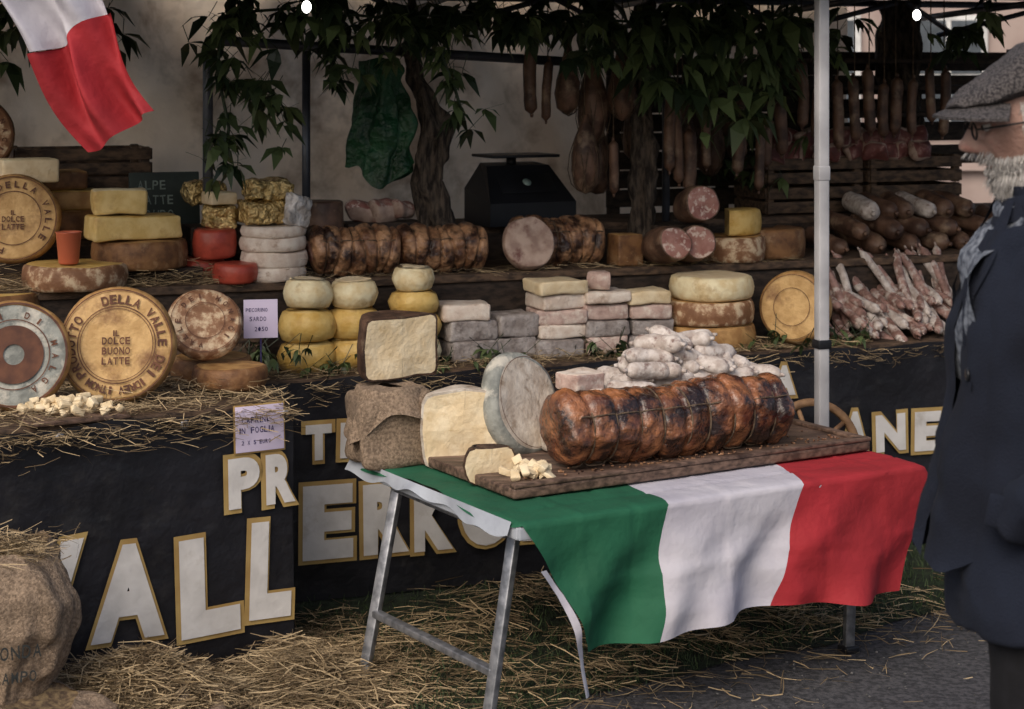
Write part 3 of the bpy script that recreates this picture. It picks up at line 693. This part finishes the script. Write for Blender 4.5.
# right section
b=B()
for i in range(50):
    lay=i//17; s=2.08+.036*(i%17)*(1-.1*lay)+R(-.02,.02)+.02*lay
    d=fM.R@Vector((R(-.25,.35),1,R(.15,.5)))
    salami_into(b,fM.P(s,.17+R(-.02,.05)+lay*.05,.80+lay*.05+R(-.005,.02)),d,R(.24,.34),R(.015,.020),0 if random.random()<.3 else 1,.12)
for i in range(18):
    s=2.10+R(0,.55); d=fM.R@Vector((R(-.6,.2),.55,1))
    salami_into(b,fM.P(s,.30+R(-.02,.05),.93+R(-.02,.03)),d,R(.26,.34),R(.015,.019),0 if random.random()<.3 else 1,.12)
b.make('salami_pile',[m_sal,m_salr])
for s,z in ((2.35,1.187),(2.35,1.31),(2.85,1.187),(2.85,1.31)): crate('wooden_crate',fM.M(s,1.0,z),.46,.3,.12,m_wood,2)
m_spk=mat('speck_red',(.20,.055,.045),(.10,.028,.022),(.4,.25,.2),s3=20,scale=20,bump=.3)
b=B()
for i in range(20):
    s=2.16+.078*(i%10); z=1.45+.06*(i//10)
    M=fM.M(s,.86+R(-.03,.05),z,R(-30,30),R(60,100),R(-20,20)); st=len(b.V); b.rbox((R(.10,.13),.08,.05),.024,M,0,n=4,mtop=1); b.warp(.02,16,st)
b.make('speck_chunks',[m_fat,m_spk])
b=B()
for i in range(12):
    salami_into(b,fM.P(2.25+.075*i,.60+R(-.03,.03),1.10+.06*(i%2)),fM.R@Vector((R(-.5,.3),1,.15)),.3,R(.036,.046),0,.08)
for i in range(6):
    salami_into(b,fM.P(2.45+.09*i,.66,1.23),fM.R@Vector((R(-.6,.3),1,.15)),.28,R(.036,.046),0 if i%3 else 1,.08)
b.make('large_salami_row',[m_ham,m_sal])
b=B()
for k in range(8): b.rbox((1.15,.02,.075),.004,fM.M(2.15,1.30,1.24+k*.082),0,n=4)  # dark slats added in place of the shadowed background behind the hanging meats
for k in range(5): b.rbox((1.7,.02,.09),.004,fM.M(3.3,1.45,1.40+k*.11),0,n=4)
for s in (1.62,2.15,2.68): b.rbox((.05,.04,1.85),.004,fM.M(s,1.33,.925),0,n=1)
for s in (3.1,3.8): b.rbox((.05,.04,1.9),.004,fM.M(s,1.48,.95),0,n=1)
for k in range(3): b.rbox((.9,.3,.02),.004,fM.M(2.95,1.2,1.60+k*.12),0,n=2)
b.make('shelf_rack_and_shade_slats',[m_woodd])
# cart wheel
p=fM.P(1.76,-.16,.42); b=B(); M=Matrix.Translation(p)@Matrix.Rotation(math.radians(12),4,'Z')@Matrix.Rotation(math.radians(80),4,'X')
b.lathe([(.155,-.014),(.18,-.014),(.183,0),(.18,.014),(.155,.014),(.155,-.014)],48,M,0)
b.lathe([(0,-.03),(.03,-.03),(.035,0),(.03,.03),(0,.03)],20,M,0)
for k in range(10):
    a=k*pi/5; b.tube([M@Vector((.03*math.cos(a),.03*math.sin(a),0)),M@Vector((.16*math.cos(a),.16*math.sin(a),0))],.009,8,None,0)
b.make('cart_wheel',[mat('cart_wood',(.26,.14,.06),(.13,.065,.03),scale=20,rough=.6)])
b=B(); bx=p.z-.18; b.rbox((.36,.12,bx-.004),.006,Matrix.Translation((p.x,p.y,bx/2+.004))@Matrix.Rotation(math.radians(12),4,'Z'),0,n=2); b.make('black_crate_box',[m_black])
def sc_():
    while 1:
        k=random.random()
        if k<.42:
            s=R(-1.6,0);t=R(-.02,.5); 
            if noise.noise(Vector((s*6,t*6,9)))<R(-.5,.05): continue
            return fL.P(s,t,.80+abs(g(0,.018)))
        if k<.52: return fL.P(R(-1.5,0),-.035-abs(g(0,.01)),.79-abs(g(0,.035)))
        if k<.72: return fM.P(R(-1.2,2.1),R(-.02,.12),.765+abs(g(0,.012)))
        if k<.78: return fM.P(R(-.1,2.6),-.04,.75-abs(g(0,.03)))
        if k<.92: return fM.P(R(-1.2,0),R(.34,.5),1.05+abs(g(0,.03)))
        return fM.P(R(-1.2,2),R(.34,.42),1.05+abs(g(0,.01)))
strands('counter_straw',sc_,7500,(.03,.12),.0022,m_straw,up=.3,bend=.5)
fb=B()
for p in [fM.P(-.27,.1,.83),fM.P(-.18,.08,.86),fM.P(.0,.05,.80),fM.P(.6,.05,.79),fM.P(1.0,.05,.79),fM.P(1.4,.04,.79),fM.P(2.0,.04,.80),fM.P(1.7,.05,.80),fM.P(.3,.05,.79)]: leafy(p,(.06,.03,.02),12,.05)
fb.make('green_sprigs',[m_leaf])

# ------------------------------------------------------------------ folding table
e=empty('market_table',fT.P(.7,.5,0))
b=B(); b.rbox((1.42,1.0,.028),.006,fT.M(.71,.5,.584),0,n=4)
b.rbox((1.43,.018,.035),.004,fT.M(.71,.0,.578),1,n=4); b.rbox((.018,1.0,.035),.004,fT.M(0,.5,.578),1,n=4); b.rbox((.018,1.0,.035),.004,fT.M(1.42,.5,.578),1,n=4)
b.make('table_top',[m_woodd,mat('trim_pale',(.42,.46,.52),(.33,.36,.41),rough=.5,bump=.1)],e)
b=B()
def bar(a,c,w=.032):
    a=Vector(a);c=Vector(c);d=(c-a);M=Matrix.Translation((a+c)/2)@d.to_track_quat('Z','Y').to_matrix().to_4x4(); b.rbox((w,w*.75,d.length),.004,M,0,n=1)
LG=[(.06,.12,-.06,.08),(.06,.80,-.10,.72),(1.30,.16,1.31,.20),(1.30,.80,1.31,.78)]
for a in LG:
    bar(fT.P(a[0],a[1],.57),fT.P(a[2],a[3],.01)); b.rbox((.05,.05,.02),.004,fT.M(a[2],a[3],.012),1,n=1)
bar(fT.P(-.022,.095,.19),fT.P(-.05,.74,.19),.028); bar(fT.P(1.31,.19,.19),fT.P(1.31,.78,.19),.028)
bar(fT.P(.05,.14,.54),fT.P(.05,.8,.54),.028); bar(fT.P(.06,.45,.54),fT.P(1.3,.45,.54),.028)
b.make('legs',[m_galv,m_black],e)
# flag draped
b=B(); N=[34,34,38]; H=.35
def cre(x): return math.exp(-(x/.006)**2)
def drape(sa,q):
    cr=.004*(cre(sa-.19)+cre(sa-.66-.1*q)-cre(sa-1.02)-cre(sa-.36)+cre(sa-1.27)+cre(q-.17)-cre(q-.47))
    if q<H:
        d=H-q; w=min(1,d*6)
        out=.012+cr+w*(.045*d/H*(.6+.8*math.sin(sa*12+1.2)+.3*math.sin(sa*27+d*9))+.016*math.sin((sa+d*.8)*21)*math.sin(sa*3+1)+.014*noise.noise(Vector((sa*9,d*12,3))))
        z=.603-d-.016*math.sin(sa*6)*(d/H); t=-out
    else:
        k=q-H; t=k-.004; z=.6065+.0025*noise.noise(Vector((sa*12,k*12,0)))+cr
        if k<.02: z-=.004*(1-k/.02)**2
    s=sa
    if s>1.425:
        o=s-1.425; z-=o*1.1; s=1.425+o*.75
    if s<-.004 and q>=H: z-= (-.004-s)*1.2
    return fT.P(s,t,z)
def left(q): return (.20*(1-q/H) if q<H else -.012)+.012*math.sin(q*9)
def bounds(q):
    return [left(q),.41+.17*q+.008*math.sin(q*20),.83+.37*q+.008*math.sin(q*17),1.50-(.17*(1-q/H)**.8 if q<H else 0)]
for k in range(3):
    def f(u,v,k=k):
        q=1.25*v
        bb=[min(x,1.50) for x in bounds(q)]
        return drape(bb[k]+(bb[k+1]-bb[k])*u,q)
    b.grid(N[k],90,f,k)
def hem(u,v):
    q=.24-.34*v; q2=max(q,0)
    p=drape(left(q2)-.020+.022*u,q2)
    return p+Vector((.01*math.sin(v*7),0,min(0,q)*1.0-.012))+Vector((-.004,-.008,0))
b.grid(3,20,hem,1)
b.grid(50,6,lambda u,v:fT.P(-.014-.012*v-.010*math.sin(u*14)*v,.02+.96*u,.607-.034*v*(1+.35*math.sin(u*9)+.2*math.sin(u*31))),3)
b.make('italian_flag_tablecloth',[m_green,m_fwhite,m_red,m_under])
b=B(); b.rbox((1.30,.56,.03),.006,fT.M(.76,.49,.627),0,n=4)
b.rbox((1.30,.03,.012),.003,fT.M(.76,.222,.648),0,n=2); b.rbox((.03,.5,.012),.003,fT.M(1.39,.49,.648),0,n=2)
b.make('wooden_cutting_board',[m_board])
b=B()
for i in range(120): b.rbox((R(.004,.012),R(.004,.01),R(.003,.006)),.001,fT.M(.2+R(0,1.15),.26+abs(g(0,.06)),.6455,R(0,180)),0,n=1)
b.make('crumbs',[m_porb])
roll('rolled_porchetta',fT.P(.335,.37,.752),fT.P(1.165,.36,.750),.106,9,m_por,m_por,lump=.15,st_r=.0028,deep=.12)
b=B(); M=fT.M(.06,.86,.604,-12); b.rbox((.23,.20,.215),.025,M@Matrix.Translation((0,0,.1075)),0,n=8); b.warp(.02,10); b.make('burlap_covered_box',[m_burlap])
b=B()
def cl(u,v):
    a=2*pi*u; r=.04+.098*v; z=.838 if v<.6 else .838-(v-.6)*.30*(1+.45*math.sin(a*2+.8))
    return fT.P(.06,.86,z)+Vector((math.cos(a)*r*(1+.12*math.sin(a*7)*v),math.sin(a)*r*(1+.10*math.sin(a*5)*v),0))
b.grid(80,18,cl,0,None,wrap=True); b.warp(.012,16); b.make('burlap_cloth',[m_burlap])
wedge('dark_rind_cheese',fT.M(.12,.90,.848,6),.135,.195,0,180,c_dark,c_cream,bv=.02,wp=.010)
wedge('white_rind_cheese',fT.M(.21,.67,.610,-22),.125,.225,0,180,c_white,c_cream,bv=.03,top=c_white,wp=.012)
wheel('blue_rind_cheese_wheel',(lambda p:Matrix.Translation((p.x,p.y,.610+.155))@Matrix.Rotation(math.radians(56),4,'Z')@Matrix.Rotation(math.radians(-12),4,'Y')@Matrix.Rotation(math.radians(72),4,'X'))(fT.P(.40,.71,0)),.158,.07,c_blue,c_white,rings=[(.138,.002)],wp=.009,bv=.02)
wedge('dark_rind_cheese',fT.M(.16,.42,.610,-10),.078,.11,0,180,c_dark,c_cream,bv=.03,wp=.010)
b=B()
for i in range(30):
    b.rbox((R(.02,.04),R(.015,.03),R(.012,.022)),.003,fT.M(.24+g(0,.035),.32+g(0,.03),.652+R(0,.025),R(0,180),R(-40,40),R(-40,40)),0,n=1)
b.warp(.006,40); b.make('cheese_chunks',[c_cream])
crate('wooden_crate',fT.M(.98,.645,.643),.66,.27,.10,m_wood,2)
b=B()
for lay,(cnt,s0,s1_,t0_,t1_) in enumerate([(18,.70,1.30,.50,.76),(15,.72,1.26,.53,.74),(12,.78,1.20,.56,.72),(9,.82,1.14,.6,.7),(5,.88,1.06,.62,.68)]):
    for i in range(cnt):
        s=s0+(s1_-s0)*(i+.5)/cnt+R(-.02,.02); t=t0_+(t1_-t0_)*((i*7)%cnt)/cnt
        a=math.radians(R(-80,10)); d=fT.R@Vector((math.cos(a),math.sin(a),R(-.35,.2)))
        salami_into(b,fT.P(s,t,.784+lay*.036+R(-.008,.008)),d,R(.13,.18),R(.023,.029),0,.14,True,.10)
b.make('salami_pile',[m_sal])
for i,(s,t,z,rz) in enumerate([(.60,.62,.645,0),(.60,.62,.705,8),(.61,.61,.762,-6),(.595,.62,.815,5)]):
    block('wrapped_cheese_block',fT.M(s,t,z,rz),(.12,.11,.056),c_pink if i%2 else c_pack,c_pack,r=.010,wp=.008)
wedge('cheese_wedge',fT.M(.52,.58,.645,150),.08,.10,0,70,c_white,c_cream); wedge('cheese_wedge',fT.M(.56,.80,.610,200),.10,.16,0,60,c_white,c_cream)

# ------------------------------------------------------------------ sacks bottom-left
m_ink2=mat('sack_ink',(.03,.035,.035),bump=0,rough=.9); m_strawd=mat('straw_fill',(.22,.15,.07),(.08,.05,.03),scale=60,bump=1,bscale=80,rough=.9)
def sack(name,c,rx,ry,h,texts=None):
    b=B()
    def f(u,v):
        a=2*pi*u; 
        k=math.sin(min(1,v*1.25+.12)*pi/2)**.5 if v<.7 else 1
        r=k*(1-.35*max(0,v-.72)/.28)*(1 if v<.97 else .9)
        rr=r*(1+.05*math.sin(a*3+v*5)+.04*math.sin(a*9+v*3)+.025*math.sin(a*17-v*6))
        return Vector((c[0]+math.cos(a)*rx*rr,c[1]+math.sin(a)*ry*rr,c[2]+h*v*(1+.03*math.sin(a*2))))
    b.grid(90,36,f,0,None,wrap=True)
    b.grid(90,4,lambda u,v:f(u,.97)+(Vector((c[0],c[1],c[2]+h*.93))-f(u,.97))*v*.98+Vector((0,0,-.02*v)),2,None,wrap=True)
    b.warp(.03,7); b.warp(.012,20)
    if texts:
        for i,(t,sz,x,z) in enumerate(texts): linetext(b,t,Matrix.Translation((c[0]+.06,c[1]-ry*1.12,c[2]))@Matrix.Rotation(math.radians(24),4,'Z'),x,z,sz,1,-.004)
    return b.make(name,[m_burlap,m_ink2,m_strawd])
sack('burlap_sack',(-1.33,4.86,.14),.19,.17,.42,texts=[('TONDA',.034,-.05,.17),('LAMPO',.028,-.04,.11)])
sack('burlap_sack',(-1.30,4.75,.0),.30,.20,.19)
strands('sack_straw',lambda:Vector((-1.33+g(0,.07),4.85+g(0,.06),.53+abs(g(0,.02)))),650,(.04,.10),.0024,m_straw,up=.5,bend=.4)
b=B()
def tp(u,v):
    x=-1.22+.52*u; y=4.70+.22*v
    return Vector((x,y,.012+.13*math.sin(min(1,u*1.1)*pi)**.7*math.sin(min(1,.15+v)*pi)**.6+.01*noise.noise(Vector((x*9,y*9,0)))))
b.grid(40,20,tp,0); b.warp(.012,10)
for v in b.V: v.z=max(v.z,.008)
b.make('black_tarp',[m_tarp])
b=B()
def bc(u,v):
    x=-1.0+.26*u; y=4.80+.2*v
    return Vector((x,y,.02+.13*math.sin(u*pi*.9+.1)**.6*(.5+.5*v)+.012*math.sin(u*17)))
b.grid(40,20,bc,0); b.warp(.035,11); b.make('burlap_cloth',[m_burlap])
# ------------------------------------------------------------------ flag top-left
b=B()
A=Vector((-1.42,5.25,2.19)); dr=Vector((.47,0.05,-.88)).normalized(); sd=Vector((.88,-.12,.47)).normalized()
def ff(k):
    def f(u,v):
        l=.02+(k+v)*.315; w=(u-.5)*(.215+.02*k)
        return A+dr*(l-.32)+sd*w+Vector((.012,.035,0))*math.sin(u*11+l*7)+Vector((0,.02,0))*math.sin(u*19-l*5)+sd*.014*math.sin(l*13)+dr*.012*math.sin(u*6)
    return f
for k in range(3): b.grid(30,26,ff(k),k)
b.tube([A-dr*.31-sd*.2,A-dr*.31+sd*.2],.008,8,None,3)
b.make('italian_flag',[m_green,m_fwhite,m_red,m_wood])

# ------------------------------------------------------------------ man
root=Vector((1.022,3.60,0)); man=empty('man',root)
Mm=Matrix.Translation(root)@Matrix.Rotation(math.radians(178),4,'Z')
def loft(b,secs,n=40,sub=5,mi=0,M=Mm,fold=0):
    S=[]
    for i in range(len(secs)-1):
        for k in range(sub):
            u=k/sub; u=u*u*(3-2*u)*.5+u*.5
            S.append([secs[i][j]*(1-u)+secs[i+1][j]*u for j in range(5)])
    S.append(list(secs[-1])); N=len(S)-1
    def f(u,v):
        z,cx,cy,rx,ry=S[round(v*N)]; a=2*pi*u
        c,s=math.cos(a),math.sin(a); e=.82
        w=1+fold*(math.sin(a*7+z*3)*.5+math.sin(a*4-z*6)*.5)*(1.5-min(1.5,z))
        return Vector((cx+rx*w*math.copysign(abs(c)**e,c),cy+ry*w*math.copysign(abs(s)**e,s),z))
    b.grid(n,N,f,mi,M,wrap=True)
b=B()
for sy in (-1,1):
    cy=sy*.095; sx=.05*sy-.03
    loft(b,[(.92,0,cy*.9,.10,.095),(.75,.01+sx*.3,cy,.095,.09),(.5,.015+sx*.6,cy,.078,.072),(.3,.0+sx,cy,.072,.066),(.09,-.01+sx,cy,.075,.065),(.05,-.01+sx,cy,.078,.066)],28,5)
    b.ell((.14,.05,.055),Mm@Matrix.Translation((.055+sx,cy,.05)),1,24,12,f=lambda p:Vector((p.x,p.y*(1+.1*math.copysign(1,p.x)),max(p.z,-.045)*(1-.3*(p.x>.03)*p.x/.14))))
b.warp(.006,14); b.make('legs',[m_trous,m_black],man)
b=B()
loft(b,[(.76,.0,0,.15,.18),(.73,.0,0,.160,.222),(.735,.0,0,.165,.228),(.82,.0,0,.162,.222),(.95,.0,0,.155,.212),(1.1,.002,0,.146,.205),(1.25,-.004,0,.140,.208),(1.38,-.010,0,.128,.218),(1.45,-.018,0,.112,.212),(1.50,-.022,0,.092,.175),(1.535,-.022,0,.078,.125),(1.56,-.016,0,.070,.086),(1.58,-.012,0,.070,.078)],64,6,fold=.045)
def flap(sgn):
    def f(u,v):
        z=1.50-.63*v-.02*u*v+.012*math.sin(u*9)*v
        y0=.165-.02*v; fwd=.008+.085*v**1.7
        xb=.085+.05*min(1,v*3)+.006*math.sin(v*9+sgn)
        if u<.6:
            k=u/.6; x=xb-.06*(1-k)+fwd*k*.9; y=y0*(1-.45*k)+.012*math.sin(k*pi)
        else:
            k=(u-.6)/.4; x=xb+fwd*(.9+.1*math.sin(k*pi)); y=y0*(.55-.5*k)
        return Vector((x,sgn*y,z))
    return f
b.grid(20,34,flap(1),0,Mm); b.grid(20,34,flap(-1),0,Mm)
def sleeve(pts,rad):
    P=[Mm@Vector(p) for p in pts]; Q=[];Rr=[]
    n=len(P)-1
    for i in range(n*8+1):
        u=i/8; k=min(int(u),n-1); w=u-k
        p0,p1,p2,p3=P[max(k-1,0)],P[k],P[k+1],P[min(k+2,n)]
        Q.append(.5*((2*p1)+(p2-p0)*w+(2*p0-5*p1+4*p2-p3)*w*w+(-p0+3*p1-3*p2+p3)*w**3)); Rr.append(rad[k]*(1-w)+rad[k+1]*w)
    b.tube(Q,Rr,28,None,0,fn=lambda a,u:1+.07*math.sin(u*38+2*math.sin(a))*(u>.25))
sleeve([(-.01,.14,1.485),(-.015,.205,1.435),(-.03,.245,1.32),(-.04,.262,1.18),(.02,.25,1.05),(.08,.185,.95)],[.05,.078,.075,.07,.064,.056])
sleeve([(-.01,-.14,1.485),(-.015,-.205,1.435),(-.03,-.245,1.32),(-.04,-.262,1.18),(.02,-.25,1.05),(.08,-.185,.95)],[.05,.078,.075,.07,.064,.056])
b.warp(.016,8); b.warp(.006,24)
b.grid(40,6,lambda u,v:Vector((-.008+(.076+.02*v)*math.cos(2*pi*u),(.080+.018*v)*math.sin(2*pi*u),1.585-.05*v-.03*math.cos(2*pi*u)*1.2)),0,Mm,wrap=True)
for sgn in (-1,1):
    b.grid(6,14,lambda u,v:Vector((.055+.085*min(1,v*1.6)+.014*(1-u),sgn*(.05+.06*u*math.sin(min(1,v*1.2)*pi)),1.55-.28*v)),0,Mm)
for sgn in (-1,1): b.rbox((.15,.012,.06),.004,Mm@Matrix.Translation((.07,sgn*.216,.98))@Matrix.Rotation(-.2,4,'Y'),0,n=3)
for z in (1.22,1.08,.95): b.lathe([(0,0),(.012,0),(.013,.002),(.011,.005),(0,.004)],16,Mm@Matrix.Translation((.150,.085,z))@Matrix.Rotation(pi/2,4,'Y'),1)
b.make('coat',[m_coat,m_black],man)
def hand(name,wrist,d,side,thumbside):
    me=bpy.data.meshes.new(name); d=Vector(d).normalized(); s=Vector(side).normalized(); nrm=d.cross(s).normalized()
    V=[];E=[];Rd=[]
    def v(p,r,par=None):
        V.append(p);Rd.append(r)
        if par is not None:E.append((par,len(V)-1))
        return len(V)-1
    w=Vector(wrist); a=v(w-d*.03,.026); p0=v(w+d*.02,.027,a); p1=v(w+d*.055,.026,p0)
    for i,(o,l) in enumerate(((-.03,.068),(-.01,.078),(.011,.073),(.031,.058))):
        k=v(w+d*.088+s*o,.0105,p1); q=w+d*.088+s*o; cur=0
        for seg in range(3):
            cur+=.33; dd=(d*math.cos(cur)+nrm*math.sin(cur)); q=q+dd*l*(.42,.32,.26)[seg]; k=v(q,(.0098,.009,.008)[seg],k)
    k=v(w+d*.03-s*thumbside*.033,.012,p0); k=v(w+d*.06-s*thumbside*.052+nrm*.012,.0115,k); v(w+d*.088-s*thumbside*.055+nrm*.026,.0095,k)
    me.from_pydata([tuple(Mm@x) for x in V],E,[]); o=bpy.data.objects.new(name,me); sc.collection.objects.link(o); me.materials.append(m_glove)
    sk=o.modifiers.new('skin','SKIN'); sk.use_smooth_shade=True
    for i,r in enumerate(Rd): me.skin_vertices[0].data[i].radius=(r,r)
    me.skin_vertices[0].data[0].use_root=True
    ss=o.modifiers.new('sub','SUBSURF'); ss.levels=2; ss.render_levels=2
    o.parent=man; o.matrix_parent_inverse=Matrix.Translation(-man.location)
hand('left_hand',(.055,.155,.93),(.15,-.25,-.9),(.85,0,.2),-1)
hand('right_hand',(.055,-.155,.93),(.15,.25,-.9),(.85,0,.2),-1)
# neck + head
Mh=Mm@Matrix.Translation((.022,0,1.692))@Matrix.Rotation(math.radians(9),4,'Y')
b=B(); b.tube([Mm@Vector((-.03,0,1.50)),Mm@Vector((-.012,0,1.58)),Mm@Vector((.0,0,1.67))],[.062,.057,.058],20,None,0)
def G(x,w): return math.exp(-(x/w)**2)
def hf(p):
    x,y,z=p
    if z<0: y*=1-.30*(-z/.12)**1.3; x*=1-.10*(-z/.12)
    if x>0:
        x+=.031*G(y,.013)*(G(z+.024,.015)+.62*G(z+.006,.016)+.25*G(z-.012,.012))
        x+=.010*G(y,.02)*G(z+.032,.008)
        x+=.009*G(z-.033,.011)*G(y,.05)
        x-=.014*(G(abs(y)-.031,.014))*G(z-.012,.012)
        x-=.006*G(z+.062,.004)*G(y,.024)
        x+=.007*G(z+.055,.007)*G(y,.022)+.006*G(z+.070,.007)*G(y,.02)
        x+=.014*G(z+.10,.02)*G(y,.03)
        x+=.006*G(abs(y)-.045,.018)*G(z+.015,.018)
        x-=.003*G(z+.004,.004)*G(abs(y)-.034,.015)
        x-=.003*G(abs(y)-.030,.004)*G(z+.042,.016)
    else: x*=1.02
    return Vector((x,y,z))
b.ell((.098,.078,.122),Mh,0,96,80,f=hf)
for sy in (-1,1):
    b.ell((.020,.008,.033),Mh@Matrix.Translation((-.008,sy*.082,-.008))@Matrix.Rotation(sy*.3,4,'Z')@Matrix.Rotation(-.2,4,'Y'),0,20,16,f=lambda p:Vector((p.x,p.y*(1-.7*G(p.x,.009)*G(p.z,.018)),p.z)))
    b.ell((.013,.013,.012),Mh@Matrix.Translation((.077,sy*.031,.012)),1,14,10)
    b.ell((.004,.0055,.0055),Mh@Matrix.Translation((.0885,sy*.031,.010)),2,10,8)
    b.ell((.010,.017,.006),Mh@Matrix.Translation((.081,sy*.031,.021)),0,12,8)
b.make('head',[m_skin,m_eye,m_iris],man)
b=B()
for sy in (-1,1):
    pp=[Mh@Vector((.106,sy*.031+.021*math.cos(t),.006+.016*math.sin(t))) for t in [2*pi*i/24 for i in range(25)]]; b.tube(pp,.0021,6,None,0,caps=False)
    b.tube([Mh@Vector((.106,sy*.052,.010)),Mh@Vector((.09,sy*.077,.011)),Mh@Vector((-.005,sy*.089,.012))],.0021,6,None,0)
b.tube([Mh@Vector((.106,-.010,.010)),Mh@Vector((.110,0,.012)),Mh@Vector((.106,.010,.010))],.0021,6,None,0)
b.make('glasses',[m_black],man)
def hb():
    while 1:
        a=R(-pi,pi); bb=R(-1.2,.5); p=Vector((.098*math.cos(bb)*math.cos(a),.078*math.cos(bb)*math.sin(a),.122*math.sin(bb)))
        q=hf(p); z=q.z; 
        front=q.x>.02
        if front and z<-.034 and not (abs(q.y)<.02 and -.066<z<-.054): 
            if z<-.048 or abs(q.y)<.035: return Mh@(q*1.02),q
        elif (not front) and -.09<z<.055 and q.x<-.0: return Mh@(q*1.03),q
        elif 0<=q.x<=.02 and z<.05 and abs(q.y)>.05 and z>-.1 and (q.x>.012 or z<-.04): return Mh@(q*1.01),q
b=B()
for _ in range(8500):
    p,q=hb(); out=(Mh.to_3x3()@Vector((q.x*1.0,q.y*1.3,q.z*.5))).normalized()
    dn=Mh.to_3x3()@Vector((.15 if q.x>0 else -.5,0,-1)); d=(out*(.5 if q.x>.02 else .25)+dn*1.2+Vector((g(0,.22),g(0,.22),g(0,.15)))).normalized()
    l=(R(.012,.02)+(.024 if q.z<-.075 else 0)*R(.4,1)) if q.x>.02 else R(.012,.026)
    s=d.cross(out+Vector((g(0,.3),g(0,.3),0))).normalized()*.0007
    b.add([p-s,p+s,p+d*l*.6+s+out*.002,p+d*l*.6-s+out*.002,p+d*l],[(0,1,2,3),(3,2,4)],0,False,None,R(0,1)**.7)
b.make('beard_and_hair',[m_hair],man)
# flat cap: crown pulled forward onto the peak
b=B()
def cp(p):
    x,y,z=p
    k=(x+.15)/.30
    if z<0: z*=.22
    else:
        ramp=1.0 if k<.40 else max(.12,1-.88*((k-.40)/.60)**1.15)
        z=.080*ramp*min(1,(z/.085)*1.25)**.8 if k<.98 else z*.2
        z*= 1 if k>.12 else (.55+.45*k/.12)
    return Vector((x,y*(1-.10*max(0,(x-.03)/.12)),z-.022*max(0,k-.45)/.5))
Mc=Mh@Matrix.Translation((.000,0,.078))@Matrix.Rotation(math.radians(-1),4,'Y')
b.ell((.146,.104,.085),Mc,0,80,44,f=cp); b.warp(.010,14); b.warp(.003,40)
def brim(u,v):
    a=-1.2+2.4*u; r=.08+.082*v*math.cos(a*.9)**.5
    return Vector((.0+r*math.cos(a)*1.0+.010,r*math.sin(a)*1.08,-.018-.024*v+.010*math.cos(a*1.2)-.012*abs(math.sin(a))))
b.grid(28,8,brim,0,Mc); b.grid(28,8,lambda u,v:brim(u,v)-Vector((0,0,.006)),0,Mc)
b.grid(28,1,lambda u,v:brim(u,1)-Vector((0,0,.006*v)),0,Mc)
b.make('flat_cap',[m_tweed],man)
b=B()
b.grid(40,8,lambda u,v:Vector((-.004+(.068+.012*math.sin(v*pi))*math.cos(2*pi*u)+.012*(1-v)*math.cos(2*pi*u),(.072+.012*math.sin(v*pi))*math.sin(2*pi*u),1.52+.05*v-.02*math.cos(2*pi*u))),0,Mm,wrap=True)
b.grid(10,20,lambda u,v:Vector((.092+.050*min(1,v*3)+.010*math.sin(v*9+u*4)-.05*(1-min(1,v*4)),-.06+.16*u,1.53-.34*v)),0,Mm)
b.warp(.008,20); b.make('scarf',[m_scarf],man)

# ------------------------------------------------------------------ light, camera
w=bpy.data.worlds.new('World'); sc.world=w; w.use_nodes=True
nt=w.node_tree; bg=nt.nodes['Background']; sk=nt.nodes.new('ShaderNodeTexSky'); sk.sky_type='NISHITA'; sk.sun_disc=False
sk.sun_elevation=math.radians(42); sk.sun_rotation=math.radians(205); sk.air_density=1.0; sk.dust_density=5
nt.links.new(sk.outputs[0],bg.inputs[0]); bg.inputs[1].default_value=.148
sl=bpy.data.lights.new('sun','SUN'); sl.energy=1.15; sl.angle=math.radians(35); sl.color=(1,.94,.85)
so=bpy.data.objects.new('sun',sl); sc.collection.objects.link(so)
az=math.radians(205); el=math.radians(42)
dv=Vector((math.sin(az)*math.cos(el),math.cos(az)*math.cos(el),math.sin(el)))
so.rotation_euler=dv.to_track_quat('Z','Y').to_euler(); so.location=(0,0,6)
cd=bpy.data.cameras.new('camera'); co=bpy.data.objects.new('camera',cd); sc.collection.objects.link(co)
co.location=(0,0,1.8); co.rotation_euler=(pi/2,0,0); cd.lens=65; cd.sensor_width=36; cd.shift_y=-284.5/1024
cd.clip_end=1000; cd.dof.use_dof=True; cd.dof.focus_distance=5.5; cd.dof.aperture_fstop=5.6
sc.camera=co
sc.view_settings.view_transform='Standard'; sc.view_settings.look='None'; sc.view_settings.exposure=0
